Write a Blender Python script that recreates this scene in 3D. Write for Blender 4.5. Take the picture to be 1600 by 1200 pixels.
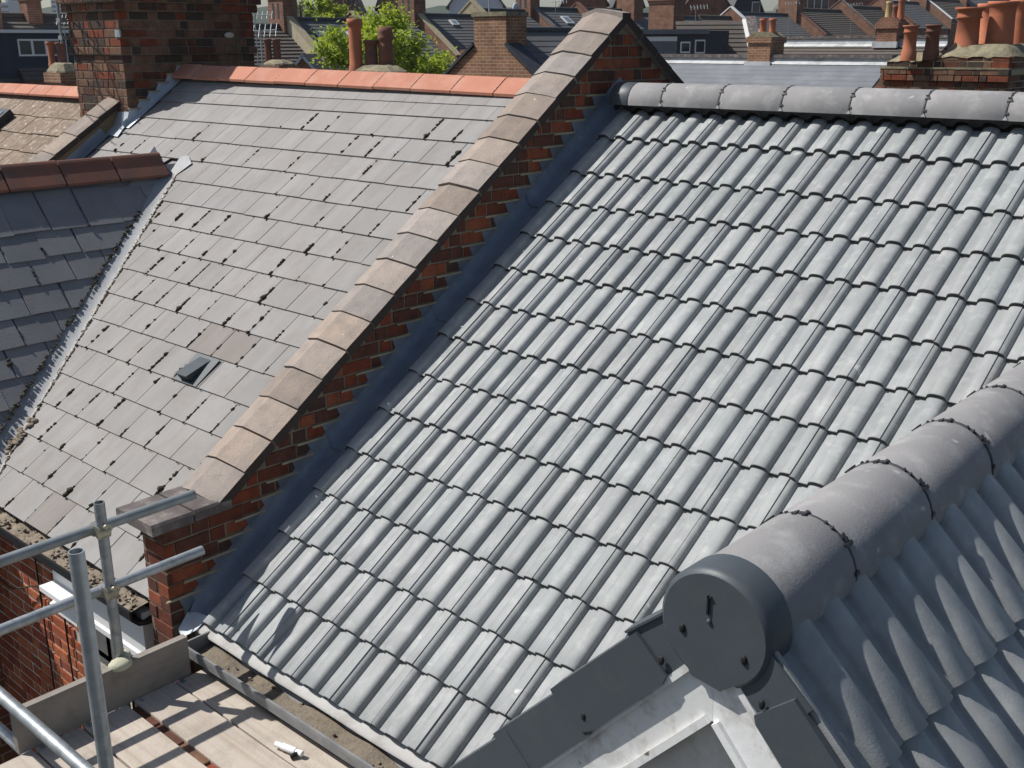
import bpy, math, random
from mathutils import Vector, Matrix
random.seed(7)
rad = math.radians
for o in list(bpy.data.objects): bpy.data.objects.remove(o)
S = bpy.context.scene
COL = S.collection

# ---------------------------------------------------------------- camera
FPX = 1690.0                                   # focal length in photo pixels (1600 wide)
CAM = Vector((4.609, -6.357, 0.470))
RX = Vector((0.7395, 0.6731, -0.0044)).normalized()
FW = Vector((-0.6423, 0.7047, -0.3009)).normalized()
DN = FW.cross(RX).normalized(); RX = DN.cross(FW).normalized()
cd = bpy.data.cameras.new('camera'); cam = bpy.data.objects.new('camera', cd); COL.objects.link(cam)
cd.sensor_fit = 'HORIZONTAL'; cd.sensor_width = 36; cd.lens = FPX/1600*36
cd.clip_start = 0.05; cd.clip_end = 6000
Mx = Matrix((RX, -DN, -FW)).transposed().to_4x4(); Mx.translation = CAM
cam.matrix_world = Mx
S.camera = cam
S.render.resolution_x = 1024; S.render.resolution_y = 768

# ---------------------------------------------------------------- light
SAZ, SEL = rad(30), rad(51)                    # light travels towards +X +Y
TOSUN = Vector((-math.cos(SAZ)*math.cos(SEL), -math.sin(SAZ)*math.cos(SEL), math.sin(SEL)))
w = bpy.data.worlds.new('World'); S.world = w; w.use_nodes = True
nt = w.node_tree; bg = nt.nodes['Background']
sky = nt.nodes.new('ShaderNodeTexSky'); sky.sky_type = 'NISHITA'; sky.sun_disc = False
sky.sun_elevation = SEL; sky.sun_rotation = math.atan2(TOSUN.x, TOSUN.y)
sky.air_density = 1.0; sky.dust_density = 1.2; sky.ozone_density = 1.0
nt.links.new(sky.outputs[0], bg.inputs[0]); bg.inputs[1].default_value = 0.075
sl = bpy.data.lights.new('sun', 'SUN'); sl.energy = 4.7; sl.angle = rad(0.53); sl.color = (1.0, 0.965, 0.915)
so = bpy.data.objects.new('sun', sl); COL.objects.link(so)
so.rotation_euler = TOSUN.to_track_quat('Z', 'Y').to_euler(); so.location = (0, 0, 30)
S.view_settings.view_transform = 'Standard'; S.view_settings.look = 'None'
S.view_settings.exposure = 0.15; S.view_settings.gamma = 1.0

# ---------------------------------------------------------------- pixel helpers (photo pixels give directions only)
def ray(x, y): return RX*((x-800)/FPX) + DN*((y-600)/FPX) + FW
def at(x, y, d): return CAM + ray(x, y)*d                       # d = depth in metres along the view axis
def onX(x, y, c): r = ray(x, y); return CAM + r*((c-CAM.x)/r.x)
def onY(x, y, c): r = ray(x, y); return CAM + r*((c-CAM.y)/r.y)
def onZ(x, y, c): r = ray(x, y); return CAM + r*((c-CAM.z)/r.z)

# ---------------------------------------------------------------- object helpers
WL = {}
def link(o, parent=None, loc=(0,0,0), rot=None):
    COL.objects.link(o); loc = Vector(loc); WL[o] = loc
    if parent is not None:
        o.parent = parent; o.location = loc - WL[parent]
    else: o.location = loc
    if rot is not None: o.rotation_euler = rot.to_euler()
    return o
def tag(o, label=None, cat=None, group=None, kind=None):
    if label: o['label'] = label
    if cat: o['category'] = cat
    if group: o['group'] = group
    if kind: o['kind'] = kind
    return o
def thing(name, label, cat, loc=(0,0,0), group=None):
    o = bpy.data.objects.new(name, None); o.empty_display_size = 0.2
    link(o, None, loc); return tag(o, label, cat, group)

class Fr:                                       # a frame: origin and three axes
    def __init__(s, o, x, y, z): s.o, s.x, s.y, s.z = Vector(o), Vector(x), Vector(y), Vector(z)
    def p(s, u, v, n=0): return s.o + s.x*u + s.y*v + s.z*n
    def m(s): return Matrix((s.x, s.y, s.z)).transposed()
def slope_frame(o, face, pitch):
    c, n = math.cos(pitch), math.sin(pitch)
    if face == '-Y': return Fr(o, (1,0,0), (0,c,n), (0,-n,c))
    if face == '+Y': return Fr(o, (-1,0,0), (0,-c,n), (0,n,c))
    if face == '+X': return Fr(o, (0,1,0), (-c,0,n), (n,0,c))
    if face == '-X': return Fr(o, (0,-1,0), (c,0,n), (-n,0,c))
WORLD = Fr((0,0,0), (1,0,0), (0,1,0), (0,0,1))

class MB:
    def __init__(s): s.v, s.f, s.sm = [], [], []
    def add(s, vs, fs, smooth=False):
        b = len(s.v); s.v += [tuple(v) for v in vs]
        for f in fs: s.f.append([i+b for i in f]); s.sm.append(smooth)
    def box(s, x0, x1, y0, y1, z0, z1, fr=WORLD, j=0.0):
        r = lambda: random.uniform(-j, j) if j else 0
        vs = [fr.p(x+r(), y+r(), z+r()) for z in (z0, z1) for y in (y0, y1) for x in (x0, x1)]
        s.add(vs, [(0,2,3,1), (4,5,7,6), (0,1,5,4), (2,6,7,3), (0,4,6,2), (1,3,7,5)])
    def prism(s, poly, n0, n1, fr=WORLD, pl='xy'):
        # poly of 2-D points in the frame's plane, extruded along the third axis
        P = {'xy': lambda a, b, n: fr.p(a, b, n), 'yz': lambda a, b, n: fr.p(n, a, b), 'xz': lambda a, b, n: fr.p(a, n, b)}[pl]
        k = len(poly); vs = [P(a, b, n0) for a, b in poly] + [P(a, b, n1) for a, b in poly]
        ar = sum(poly[i][0]*poly[(i+1) % k][1]-poly[(i+1) % k][0]*poly[i][1] for i in range(k))
        flip = (ar < 0) != (n1 < n0)
        if pl == 'xz': flip = not flip
        fs = [tuple(range(k))[::-1], tuple(range(k, 2*k))] + [(i, (i+1) % k, k+(i+1) % k, k+i) for i in range(k)]
        if flip: fs = [f[::-1] for f in fs]
        s.add(vs, fs)
    def tube(s, pts, r, n=12, cap=True, hollow=0):
        pts = [Vector(p) for p in pts]; rs = r if isinstance(r, (list, tuple)) else [r]*len(pts)
        rings = []
        up = None
        for i, p in enumerate(pts):
            d = (pts[min(i+1, len(pts)-1)]-pts[max(i-1, 0)]).normalized()
            if up is None: up = d.orthogonal().normalized()
            up = (up - d*up.dot(d)).normalized(); sd = d.cross(up)
            rings.append([p + (up*math.cos(2*math.pi*k/n)+sd*math.sin(2*math.pi*k/n))*rs[i] for k in range(n)])
        vs = [v for r_ in rings for v in r_]
        fs = [(i*n+k, i*n+(k+1) % n, (i+1)*n+(k+1) % n, (i+1)*n+k) for i in range(len(pts)-1) for k in range(n)]
        s.add(vs, fs, True)
        if hollow:
            for e, q in ((0, 1), (-1, -2)):
                d = (pts[e]-pts[q]).normalized(); a = rings[e]; c = pts[e]
                inn = [c+(v-c)*hollow for v in a]; deep = [v-d*0.12 for v in inn]
                s.add(a+inn+deep+[c-d*0.12], [(k, (k+1) % n, n+(k+1) % n, n+k) for k in range(n)] + [(n+k, n+(k+1) % n, 2*n+(k+1) % n, 2*n+k) for k in range(n)] + [(2*n+k, 2*n+(k+1) % n, 3*n) for k in range(n)])
        elif cap:
            s.add(rings[0], [tuple(range(n))[::-1]]); s.add(rings[-1], [tuple(range(n))])
    def lathe(s, c, prof, n=20):
        c = Vector(c); m = len(prof)
        vs = [c+Vector((r*math.cos(2*math.pi*k/n), r*math.sin(2*math.pi*k/n), z)) for r, z in prof for k in range(n)]
        s.add(vs, [(i*n+k, i*n+(k+1) % n, (i+1)*n+(k+1) % n, (i+1)*n+k) for i in range(m-1) for k in range(n)], True)
        s.add([c+Vector((prof[-1][0]*math.cos(2*math.pi*k/n), prof[-1][0]*math.sin(2*math.pi*k/n), prof[-1][1])) for k in range(n)], [tuple(range(n))])
    def blob(s, c, r, sq=(1,1,1), n=6, m=4, j=0.25):
        c = Vector(c); vs = [c+Vector((0,0,-r*sq[2]))]
        for i in range(1, m):
            a = math.pi*i/m-math.pi/2
            for k in range(n):
                t = 2*math.pi*k/n; q = r*(1+random.uniform(-j, j))
                vs.append(c+Vector((q*math.cos(a)*math.cos(t)*sq[0], q*math.cos(a)*math.sin(t)*sq[1], q*math.sin(a)*sq[2])))
        vs.append(c+Vector((0,0,r*sq[2]))); L = len(vs)-1
        fs = [(0, 1+(k+1) % n, 1+k) for k in range(n)]
        for i in range(m-2): fs += [(1+i*n+k, 1+i*n+(k+1) % n, 1+(i+1)*n+(k+1) % n, 1+(i+1)*n+k) for k in range(n)]
        fs += [(1+(m-2)*n+k, 1+(m-2)*n+(k+1) % n, L) for k in range(n)]
        s.add(vs, fs, True)
    def mesh(s, name, mat):
        me = bpy.data.meshes.new(name); me.from_pydata(s.v, [], s.f)
        me.polygons.foreach_set('use_smooth', s.sm); me.materials.append(mat); me.update(); return me
    def obj(s, name, mat, parent=None, auto=None):
        if parent is not None: s.v = [tuple(Vector(v)-WL[parent]) for v in s.v]
        me = s.mesh(name, mat)
        o = bpy.data.objects.new(name, me)
        COL.objects.link(o); WL[o] = Vector(WL[parent]) if parent is not None else Vector((0,0,0))
        if parent is not None: o.parent = parent
        return o
def inst(name, me, parent, loc, rot=None): return link(bpy.data.objects.new(name, me), parent, loc, rot)

def clip(poly, a, b, c):                        # keep a*x+b*y<=c
    out = []
    for i in range(len(poly)):
        p, q = poly[i], poly[(i+1) % len(poly)]
        dp, dq = a*p[0]+b*p[1]-c, a*q[0]+b*q[1]-c
        if dp <= 0: out.append(p)
        if (dp < 0 < dq) or (dq < 0 < dp):
            t = dp/(dp-dq); out.append((p[0]+(q[0]-p[0])*t, p[1]+(q[1]-p[1])*t))
    return out

# ---------------------------------------------------------------- materials
def mat(name, cols, rough=0.8, var=0.10, nscale=6, stain=None, stain_amt=0.5, stain_scale=3, bump=0.15, bscale=60,
        metal=0.0, streak=None, spots=None, spec=0.35, ramp=False, hue=0.0):
    m = bpy.data.materials.new(name); m.use_nodes = True; N = m.node_tree.nodes; L = m.node_tree.links
    b = N['Principled BSDF']; b.inputs['Roughness'].default_value = rough; b.inputs['Metallic'].default_value = metal
    b.inputs['Specular IOR Level'].default_value = spec
    geo = N.new('ShaderNodeNewGeometry'); oi = N.new('ShaderNodeObjectInfo'); pos = geo.outputs['Position']
    def noise(sc, det=4, vec=None, rough_=0.55):
        n = N.new('ShaderNodeTexNoise'); n.inputs['Scale'].default_value = sc; n.inputs['Detail'].default_value = det
        n.inputs['Roughness'].default_value = rough_; L.new(vec or pos, n.inputs['Vector']); return n.outputs['Fac']
    def rmp(f, a, c):
        r = N.new('ShaderNodeMapRange'); r.inputs[1].default_value = a; r.inputs[2].default_value = c; L.new(f, r.inputs[0]); return r.outputs[0]
    def mix(f, a, c, blend='MIX'):
        x = N.new('ShaderNodeMix'); x.data_type = 'RGBA'; x.blend_type = blend
        for s_, v in ((0, f), (6, a), (7, c)):
            if isinstance(v, (int, float)): x.inputs[s_].default_value = v
            elif isinstance(v, tuple): x.inputs[s_].default_value = (*v, 1)
            else: L.new(v, x.inputs[s_])
        return x.outputs[2]
    if ramp:
        cr = N.new('ShaderNodeValToRGB'); L.new(oi.outputs['Random'], cr.inputs[0]); e = cr.color_ramp.elements
        cr.color_ramp.interpolation = 'CONSTANT' if ramp == 'c' else 'LINEAR'
        for i, c in enumerate(cols):
            el = e[i] if i < 2 else e.new(0.5); el.position = i/len(cols) if ramp == 'c' else i/(len(cols)-1); el.color = (*c, 1)
        col = cr.outputs[0]
        col = mix(rmp(noise(nscale, 5), 0.3, 0.75), col, mix(1.0, col, (0.55, 0.52, 0.5), 'MULTIPLY'))
    else:
        col = mix(rmp(noise(nscale, 5), 0.3, 0.7), cols[0], cols[1] if len(cols) > 1 else cols[0])
    if streak:                                   # (axis scale vector, colour, amount)
        mp = N.new('ShaderNodeMapping'); mp.inputs['Scale'].default_value = streak[0]; L.new(pos, mp.inputs['Vector'])
        col = mix(rmp(noise(1.0, 3, mp.outputs[0]), 0.45, 0.75), col, mix(streak[2], col, streak[1]))
    if stain:
        f = rmp(noise(stain_scale, 6, None, 0.65), 0.5, 0.72); mm = N.new('ShaderNodeMath'); mm.operation = 'MULTIPLY'
        L.new(f, mm.inputs[0]); mm.inputs[1].default_value = stain_amt; col = mix(mm.outputs[0], col, stain)
    if spots:                                    # (colour, scale, threshold)
        v = N.new('ShaderNodeTexNoise'); v.inputs['Scale'].default_value = spots[1]; v.inputs['Detail'].default_value = 2; L.new(pos, v.inputs['Vector'])
        col = mix(rmp(v.outputs['Fac'], spots[2], spots[2]+0.05), col, spots[0])
    hsv = N.new('ShaderNodeHueSaturation'); L.new(col, hsv.inputs['Color'])
    r = N.new('ShaderNodeMapRange'); r.inputs[3].default_value = 1-var; r.inputs[4].default_value = 1+var
    L.new(oi.outputs['Random'], r.inputs[0]); L.new(r.outputs[0], hsv.inputs['Value'])
    if hue:
        r2 = N.new('ShaderNodeMapRange'); r2.inputs[3].default_value = 1-hue; r2.inputs[4].default_value = 1+hue
        fr = N.new('ShaderNodeMath'); fr.operation = 'MULTIPLY'; fr.inputs[1].default_value = 17.3; L.new(oi.outputs['Random'], fr.inputs[0])
        fc = N.new('ShaderNodeMath'); fc.operation = 'FRACT'; L.new(fr.outputs[0], fc.inputs[0]); L.new(fc.outputs[0], r2.inputs[0]); L.new(r2.outputs[0], hsv.inputs['Saturation'])
    L.new(hsv.outputs[0], b.inputs['Base Color'])
    if bump:
        bp = N.new('ShaderNodeBump'); bp.inputs['Strength'].default_value = bump; bp.inputs['Distance'].default_value = 0.01
        L.new(noise(bscale, 5, None, 0.6), bp.inputs['Height']); L.new(bp.outputs[0], b.inputs['Normal'])
    return m
def brick_mat(name, c1, c2, mortar, scale=1.0, axis='X'):
    m = bpy.data.materials.new(name); m.use_nodes = True; N = m.node_tree.nodes; L = m.node_tree.links; b = N['Principled BSDF']
    geo = N.new('ShaderNodeNewGeometry'); sp = N.new('ShaderNodeSeparateXYZ'); cb = N.new('ShaderNodeCombineXYZ'); L.new(geo.outputs['Position'], sp.inputs[0])
    ad = N.new('ShaderNodeMath'); L.new(sp.outputs['X'], ad.inputs[0]); L.new(sp.outputs['Y'], ad.inputs[1])
    L.new(ad.outputs[0], cb.inputs['X']); L.new(sp.outputs['Z'], cb.inputs['Y'])
    br = N.new('ShaderNodeTexBrick'); L.new(cb.outputs[0], br.inputs['Vector']); br.inputs['Scale'].default_value = 1/scale
    br.inputs['Brick Width'].default_value = 0.225; br.inputs['Row Height'].default_value = 0.078; br.inputs['Mortar Size'].default_value = 0.007
    br.inputs['Color1'].default_value = (*c1, 1); br.inputs['Color2'].default_value = (*c2, 1); br.inputs['Mortar'].default_value = (*mortar, 1)
    no = N.new('ShaderNodeTexNoise'); no.inputs['Scale'].default_value = 2.2; no.inputs['Detail'].default_value = 6; L.new(geo.outputs['Position'], no.inputs['Vector'])
    mx = N.new('ShaderNodeMix'); mx.data_type = 'RGBA'; mx.blend_type = 'MULTIPLY'; mx.inputs[0].default_value = 0.75
    cr = N.new('ShaderNodeValToRGB'); cr.color_ramp.elements[0].position = 0.3; cr.color_ramp.elements[0].color = (0.45, 0.42, 0.4, 1); cr.color_ramp.elements[1].position = 0.65
    L.new(no.outputs['Fac'], cr.inputs[0]); L.new(br.outputs['Color'], mx.inputs[6]); L.new(cr.outputs[0], mx.inputs[7]); L.new(mx.outputs[2], b.inputs['Base Color'])
    b.inputs['Roughness'].default_value = 0.9
    bp = N.new('ShaderNodeBump'); bp.inputs['Strength'].default_value = 0.6; bp.inputs['Distance'].default_value = 0.02; bp.invert = True
    L.new(br.outputs['Fac'], bp.inputs['Height']); L.new(bp.outputs[0], b.inputs['Normal'])
    return m

M = {}
M['tile'] = mat('concrete_tile_grey', [(0.292, 0.306, 0.306), (0.236, 0.250, 0.253)], rough=0.58, var=0.085, nscale=7, streak=((14, 1.6, 1.6), (0.37, 0.38, 0.38), 0.45), spots=((0.50, 0.50, 0.48), 9, 0.73), hue=0.3, stain=(0.40, 0.41, 0.405), stain_amt=0.75, stain_scale=11, bump=0.12, bscale=160, spec=0.4)
M['tile_edge'] = mat('shaded_tile_edge', [(0.062, 0.062, 0.06), (0.045, 0.045, 0.044)], rough=0.9, nscale=20, bump=0.2)  # shadow in the gap below each course, painted into the front edge
M['ridge'] = mat('concrete_ridge_grey', [(0.275, 0.268, 0.266), (0.225, 0.221, 0.223)], rough=0.85, var=0.12, nscale=6, stain=(0.40, 0.40, 0.39), stain_amt=0.7, stain_scale=8, bump=0.14, spots=((0.46, 0.46, 0.44), 12, 0.71), bscale=120, spec=0.4)
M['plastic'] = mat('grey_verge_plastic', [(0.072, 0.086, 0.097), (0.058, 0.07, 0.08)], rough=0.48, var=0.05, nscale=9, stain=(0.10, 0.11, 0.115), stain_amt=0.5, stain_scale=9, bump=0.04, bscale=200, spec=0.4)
M['seam'] = mat('worn_plastic', [(0.26, 0.28, 0.29), (0.20, 0.22, 0.23)], rough=0.5, bump=0)
M['union'] = mat('union_plastic', [(0.035, 0.037, 0.042), (0.05, 0.052, 0.057)], rough=0.6, bump=0.05)
M['black'] = mat('black_plastic', [(0.012, 0.012, 0.014), (0.02, 0.02, 0.022)], rough=0.6, bump=0.05)
M['slate'] = mat('weathered_slate', [(0.272, 0.258, 0.245), (0.232, 0.221, 0.212)], rough=0.72, var=0.065, nscale=3, streak=((9, .9, .9), (0.325, 0.322, 0.318), 0.5), stain=(0.215, 0.19, 0.17), stain_amt=0.55, stain_scale=5, bump=0.16, bscale=70, hue=0.15)
M['slate_brown'] = mat('brown_slate', [(0.198, 0.177, 0.160), (0.238, 0.216, 0.198)], rough=0.75, var=0.04, nscale=3, streak=((26, 1.2, 1.2), (0.160, 0.142, 0.128), 0.6), bump=0.12, bscale=90)
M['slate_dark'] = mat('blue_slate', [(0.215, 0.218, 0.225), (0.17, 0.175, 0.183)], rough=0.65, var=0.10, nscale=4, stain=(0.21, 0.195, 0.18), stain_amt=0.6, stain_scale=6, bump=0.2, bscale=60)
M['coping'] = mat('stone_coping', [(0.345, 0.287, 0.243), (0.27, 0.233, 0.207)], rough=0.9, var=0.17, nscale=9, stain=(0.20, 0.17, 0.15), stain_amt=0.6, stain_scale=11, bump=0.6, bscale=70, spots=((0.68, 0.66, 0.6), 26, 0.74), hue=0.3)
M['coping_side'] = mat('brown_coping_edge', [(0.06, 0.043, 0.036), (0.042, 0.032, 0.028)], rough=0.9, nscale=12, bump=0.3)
M['coping_dark'] = mat('blue_brick_coping', [(0.085, 0.07, 0.068), (0.17, 0.15, 0.14)], rough=0.85, var=0.1, nscale=6, stain=(0.42, 0.37, 0.32), stain_amt=0.6, stain_scale=6, bump=0.3, bscale=80)
BR = [(0.28, 0.07, 0.033), (0.19, 0.055, 0.03), (0.33, 0.095, 0.045), (0.13, 0.052, 0.034), (0.24, 0.075, 0.04), (0.09, 0.05, 0.038), (0.30, 0.08, 0.036)]
M['brick'] = mat('red_brick', BR, rough=0.9, var=0.12, nscale=14, ramp='c', bump=0.4, bscale=90)
BO = [(0.26, 0.07, 0.035), (0.14, 0.058, 0.036), (0.085, 0.055, 0.042), (0.20, 0.11, 0.07), (0.24, 0.065, 0.033), (0.065, 0.047, 0.038), (0.17, 0.085, 0.055)]
M['brick_old'] = mat('sooty_brick', BO, rough=0.93, var=0.15, nscale=16, ramp='c', stain=(0.05, 0.042, 0.036), stain_amt=0.6, stain_scale=4, bump=0.5, bscale=80)
M['brick_wall'] = mat('orange_brick', [(0.42, 0.105, 0.04), (0.36, 0.08, 0.033), (0.46, 0.14, 0.06), (0.27, 0.07, 0.035), (0.40, 0.09, 0.035)], rough=0.9, var=0.1, nscale=14, ramp='c', bump=0.4, bscale=90)
M['mortar'] = mat('lime_mortar', [(0.44, 0.375, 0.25), (0.32, 0.27, 0.18)], rough=0.95, nscale=9, stain=(0.16, 0.13, 0.10), stain_amt=0.6, stain_scale=6, bump=0.5, bscale=60)
M['mortar_soot'] = mat('sooty_mortar', [(0.24, 0.205, 0.145), (0.14, 0.12, 0.09)], rough=0.95, nscale=7, stain=(0.06, 0.05, 0.04), stain_amt=0.7, stain_scale=4, bump=0.5, bscale=60)
M['mortar_pale'] = mat('cream_mortar', [(0.62, 0.55, 0.46), (0.50, 0.43, 0.35)], rough=0.95, nscale=12, stain=(0.3, 0.25, 0.2), stain_amt=0.6, stain_scale=8, bump=0.6, bscale=40)
M['lead'] = mat('lead_sheet', [(0.19, 0.222, 0.265), (0.155, 0.182, 0.222)], rough=0.5, var=0.22, nscale=5, stain=(0.29, 0.32, 0.35), stain_amt=0.5, stain_scale=9, bump=0.2, bscale=14, metal=0.2)
M['lead_new'] = mat('pale_lead', [(0.46, 0.51, 0.56), (0.38, 0.43, 0.48)], rough=0.45, nscale=6, stain=(0.6, 0.63, 0.66), stain_amt=0.5, stain_scale=7, bump=0.15, bscale=25, metal=0.2)
M['lead_mid'] = mat('valley_lead', [(0.31, 0.32, 0.33), (0.25, 0.26, 0.27)], rough=0.55, nscale=6, stain=(0.2, 0.19, 0.18), stain_amt=0.5, stain_scale=7, bump=0.15, bscale=25)
M['terra'] = mat('terracotta', [(0.50, 0.215, 0.14), (0.44, 0.19, 0.125)], rough=0.85, var=0.07, nscale=5, stain=(0.54, 0.30, 0.22), stain_amt=0.7, stain_scale=4, bump=0.2, bscale=70)
M['terra_old'] = mat('old_terracotta', [(0.23, 0.10, 0.07), (0.16, 0.08, 0.06)], rough=0.9, var=0.1, nscale=6, stain=(0.13, 0.10, 0.085), stain_amt=0.7, stain_scale=6, bump=0.3, bscale=60)
M['pot'] = mat('clay_pot', [(0.50, 0.17, 0.085), (0.40, 0.14, 0.075)], rough=0.85, var=0.15, nscale=7, stain=(0.20, 0.11, 0.08), stain_amt=0.6, stain_scale=4, bump=0.2, bscale=60)
M['pot_dark'] = mat('sooty_pot', [(0.24, 0.095, 0.06), (0.15, 0.08, 0.06)], rough=0.9, var=0.15, nscale=7, stain=(0.07, 0.055, 0.045), stain_amt=0.7, stain_scale=5, bump=0.2, bscale=60)
M['pot_buff'] = mat('buff_pot', [(0.55, 0.42, 0.2), (0.45, 0.33, 0.16)], rough=0.85, nscale=7, bump=0.2)
M['flaunch'] = mat('lichened_mortar', [(0.30, 0.26, 0.17), (0.19, 0.17, 0.115)], rough=0.95, nscale=10, stain=(0.08, 0.075, 0.055), stain_amt=0.8, stain_scale=7, bump=0.9, bscale=22)
M['moss'] = mat('dark_moss', [(0.040, 0.033, 0.024), (0.075, 0.062, 0.042)], rough=1.0, nscale=40, bump=0.6, bscale=120)
M['galv'] = mat('galvanised_steel', [(0.44, 0.47, 0.48), (0.31, 0.34, 0.355)], rough=0.46, nscale=16, stain=(0.17, 0.175, 0.175), stain_amt=0.75, stain_scale=13, spots=((0.55, 0.54, 0.5), 24, .72), bump=0.08, bscale=60, metal=0.65)
M['galv_dull'] = mat('dull_steel', [(0.30, 0.325, 0.33), (0.22, 0.24, 0.245)], rough=0.5, nscale=12, stain=(0.38, 0.40, 0.40), stain_amt=0.5, stain_scale=8, bump=0.08, bscale=60, metal=0.6)
M['zinc'] = mat('zinc_coupler', [(0.46, 0.43, 0.33), (0.30, 0.28, 0.22)], rough=0.4, nscale=30, bump=0.1, metal=0.7)
M['board'] = mat('pale_scaffold_board', [(0.52, 0.46, 0.39), (0.45, 0.395, 0.335)], rough=0.85, var=0.06, nscale=4, streak=((1.0, 30, 10), (0.36, 0.29, 0.23), 0.75), stain=(0.27, 0.23, 0.19), stain_amt=0.55, stain_scale=6, bump=0.25, bscale=60)
M['toe'] = mat('grey_toe_board', [(0.30, 0.27, 0.235), (0.24, 0.215, 0.19)], rough=0.85, nscale=5, streak=((4, 1.2, 22), (0.20, 0.175, 0.15), 0.6), stain=(0.15, 0.13, 0.11), stain_amt=0.6, stain_scale=7, bump=0.25, bscale=60)
M['white'] = mat('white_paint', [(0.78, 0.78, 0.765), (0.72, 0.72, 0.71)], rough=0.5, nscale=5, bump=0.05)
M['white_dirty'] = mat('dirty_white_board', [(0.80, 0.805, 0.79), (0.72, 0.72, 0.70)], rough=0.5, nscale=4, stain=(0.30, 0.26, 0.21), stain_amt=0.75, stain_scale=9, bump=0.08, bscale=40, spots=((0.18, 0.15, 0.12), 17, 0.70))
M['panel'] = mat('stained_panel', [(0.62, 0.60, 0.56), (0.52, 0.495, 0.455)], rough=0.8, nscale=7, stain=(0.36, 0.32, 0.27), stain_amt=0.7, stain_scale=8, bump=0.2, bscale=50)
M['felt'] = mat('grey_eaves_strip', [(0.50, 0.49, 0.47), (0.42, 0.41, 0.395)], rough=0.8, nscale=8, stain=(0.27, 0.24, 0.21), stain_amt=0.6, stain_scale=9, bump=0.2)
M['gutter'] = mat('grey_gutter', [(0.25, 0.255, 0.26), (0.18, 0.185, 0.19)], rough=0.6, nscale=8, stain=(0.34, 0.33, 0.31), stain_amt=0.6, stain_scale=9, bump=0.1)
M['debris'] = mat('gutter_debris', [(0.22, 0.178, 0.128), (0.165, 0.147, 0.122)], rough=1.0, nscale=25, stain=(0.10, 0.08, 0.055), stain_amt=0.8, stain_scale=20, bump=0.8, bscale=60)
M['grit'] = mat('pale_grit', [(0.30, 0.245, 0.185), (0.19, 0.16, 0.125)], rough=1.0, nscale=30, stain=(0.08, 0.065, 0.05), stain_amt=0.8, stain_scale=25, bump=0.8, bscale=60)
M['oldtile'] = mat('lichened_brown_tile', [(0.24, 0.18, 0.135), (0.19, 0.145, 0.11)], rough=0.95, var=0.1, nscale=8, stain=(0.40, 0.35, 0.29), stain_amt=0.8, stain_scale=12, bump=0.5, bscale=40, spots=((0.62, 0.58, 0.5), 22, 0.66))
M['render'] = mat('mossy_render', [(0.20, 0.155, 0.085), (0.26, 0.20, 0.12)], rough=0.95, nscale=3, stain=(0.07, 0.075, 0.03), stain_amt=0.8, stain_scale=3, bump=0.4, bscale=30)
M['cream'] = mat('cream_render', [(0.50, 0.44, 0.31), (0.42, 0.37, 0.26)], rough=0.95, nscale=2, stain=(0.3, 0.26, 0.19), stain_amt=0.5, stain_scale=1.5, bump=0.2, bscale=10)
M['bluegrey'] = mat('pale_grey_render', [(0.55, 0.60, 0.64), (0.50, 0.55, 0.59)], rough=0.9, nscale=1, bump=0.1, bscale=8)
M['glass'] = mat('dark_glass', [(0.03, 0.036, 0.042), (0.045, 0.05, 0.055)], rough=0.06, nscale=2, bump=0, spec=0.6)
M['skyglass'] = mat('skylight_glass', [(0.20, 0.25, 0.29), (0.16, 0.20, 0.24)], rough=0.08, nscale=2, bump=0, spec=0.7)
M['darkwood'] = mat('dark_frame', [(0.03, 0.034, 0.042), (0.045, 0.05, 0.058)], rough=0.6, bump=0.05)
M['navy'] = mat('navy_cladding', [(0.022, 0.030, 0.05), (0.028, 0.038, 0.06)], rough=0.75, nscale=3, bump=0.1, bscale=20)
M['asphalt'] = mat('street_ground', [(0.07, 0.068, 0.065), (0.05, 0.05, 0.05)], rough=0.95, nscale=0.6, stain=(0.07, 0.09, 0.035), stain_amt=0.9, stain_scale=0.05, bump=0.2, bscale=10)
M['bgslate'] = mat('far_slate', [(0.125, 0.127, 0.13), (0.096, 0.098, 0.10)], rough=0.75, var=0.12, nscale=1.2, stain=(0.155, 0.15, 0.14), stain_amt=0.6, stain_scale=1.2, bump=0.2, bscale=12)
M['bgbrown'] = mat('far_brown_tile', [(0.115, 0.096, 0.082), (0.085, 0.073, 0.064)], rough=0.9, var=0.15, nscale=1.5, stain=(0.17, 0.155, 0.13), stain_amt=0.6, stain_scale=1.5, bump=0.4, bscale=14)
M['bggrey'] = mat('grey_felt', [(0.165, 0.175, 0.19), (0.14, 0.15, 0.165)], rough=0.75, nscale=2.0, stain=(0.22, 0.23, 0.245), stain_amt=0.6, stain_scale=1.2, bump=0.15, bscale=10)
M['bgpale'] = mat('pale_slate', [(0.50, 0.54, 0.56), (0.44, 0.48, 0.5)], rough=0.7, nscale=2, bump=0.2, bscale=12)
M['bgbrick'] = brick_mat('far_red_brick', (0.27, 0.095, 0.055), (0.19, 0.075, 0.045), (0.36, 0.29, 0.2))
M['stockbrick'] = brick_mat('brown_stock_brick', (0.33, 0.16, 0.085), (0.24, 0.11, 0.065), (0.42, 0.33, 0.22))
M['bark'] = mat('bark', [(0.10, 0.075, 0.05), (0.07, 0.055, 0.04)], rough=0.95, nscale=8, bump=0.6, bscale=20)
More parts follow.
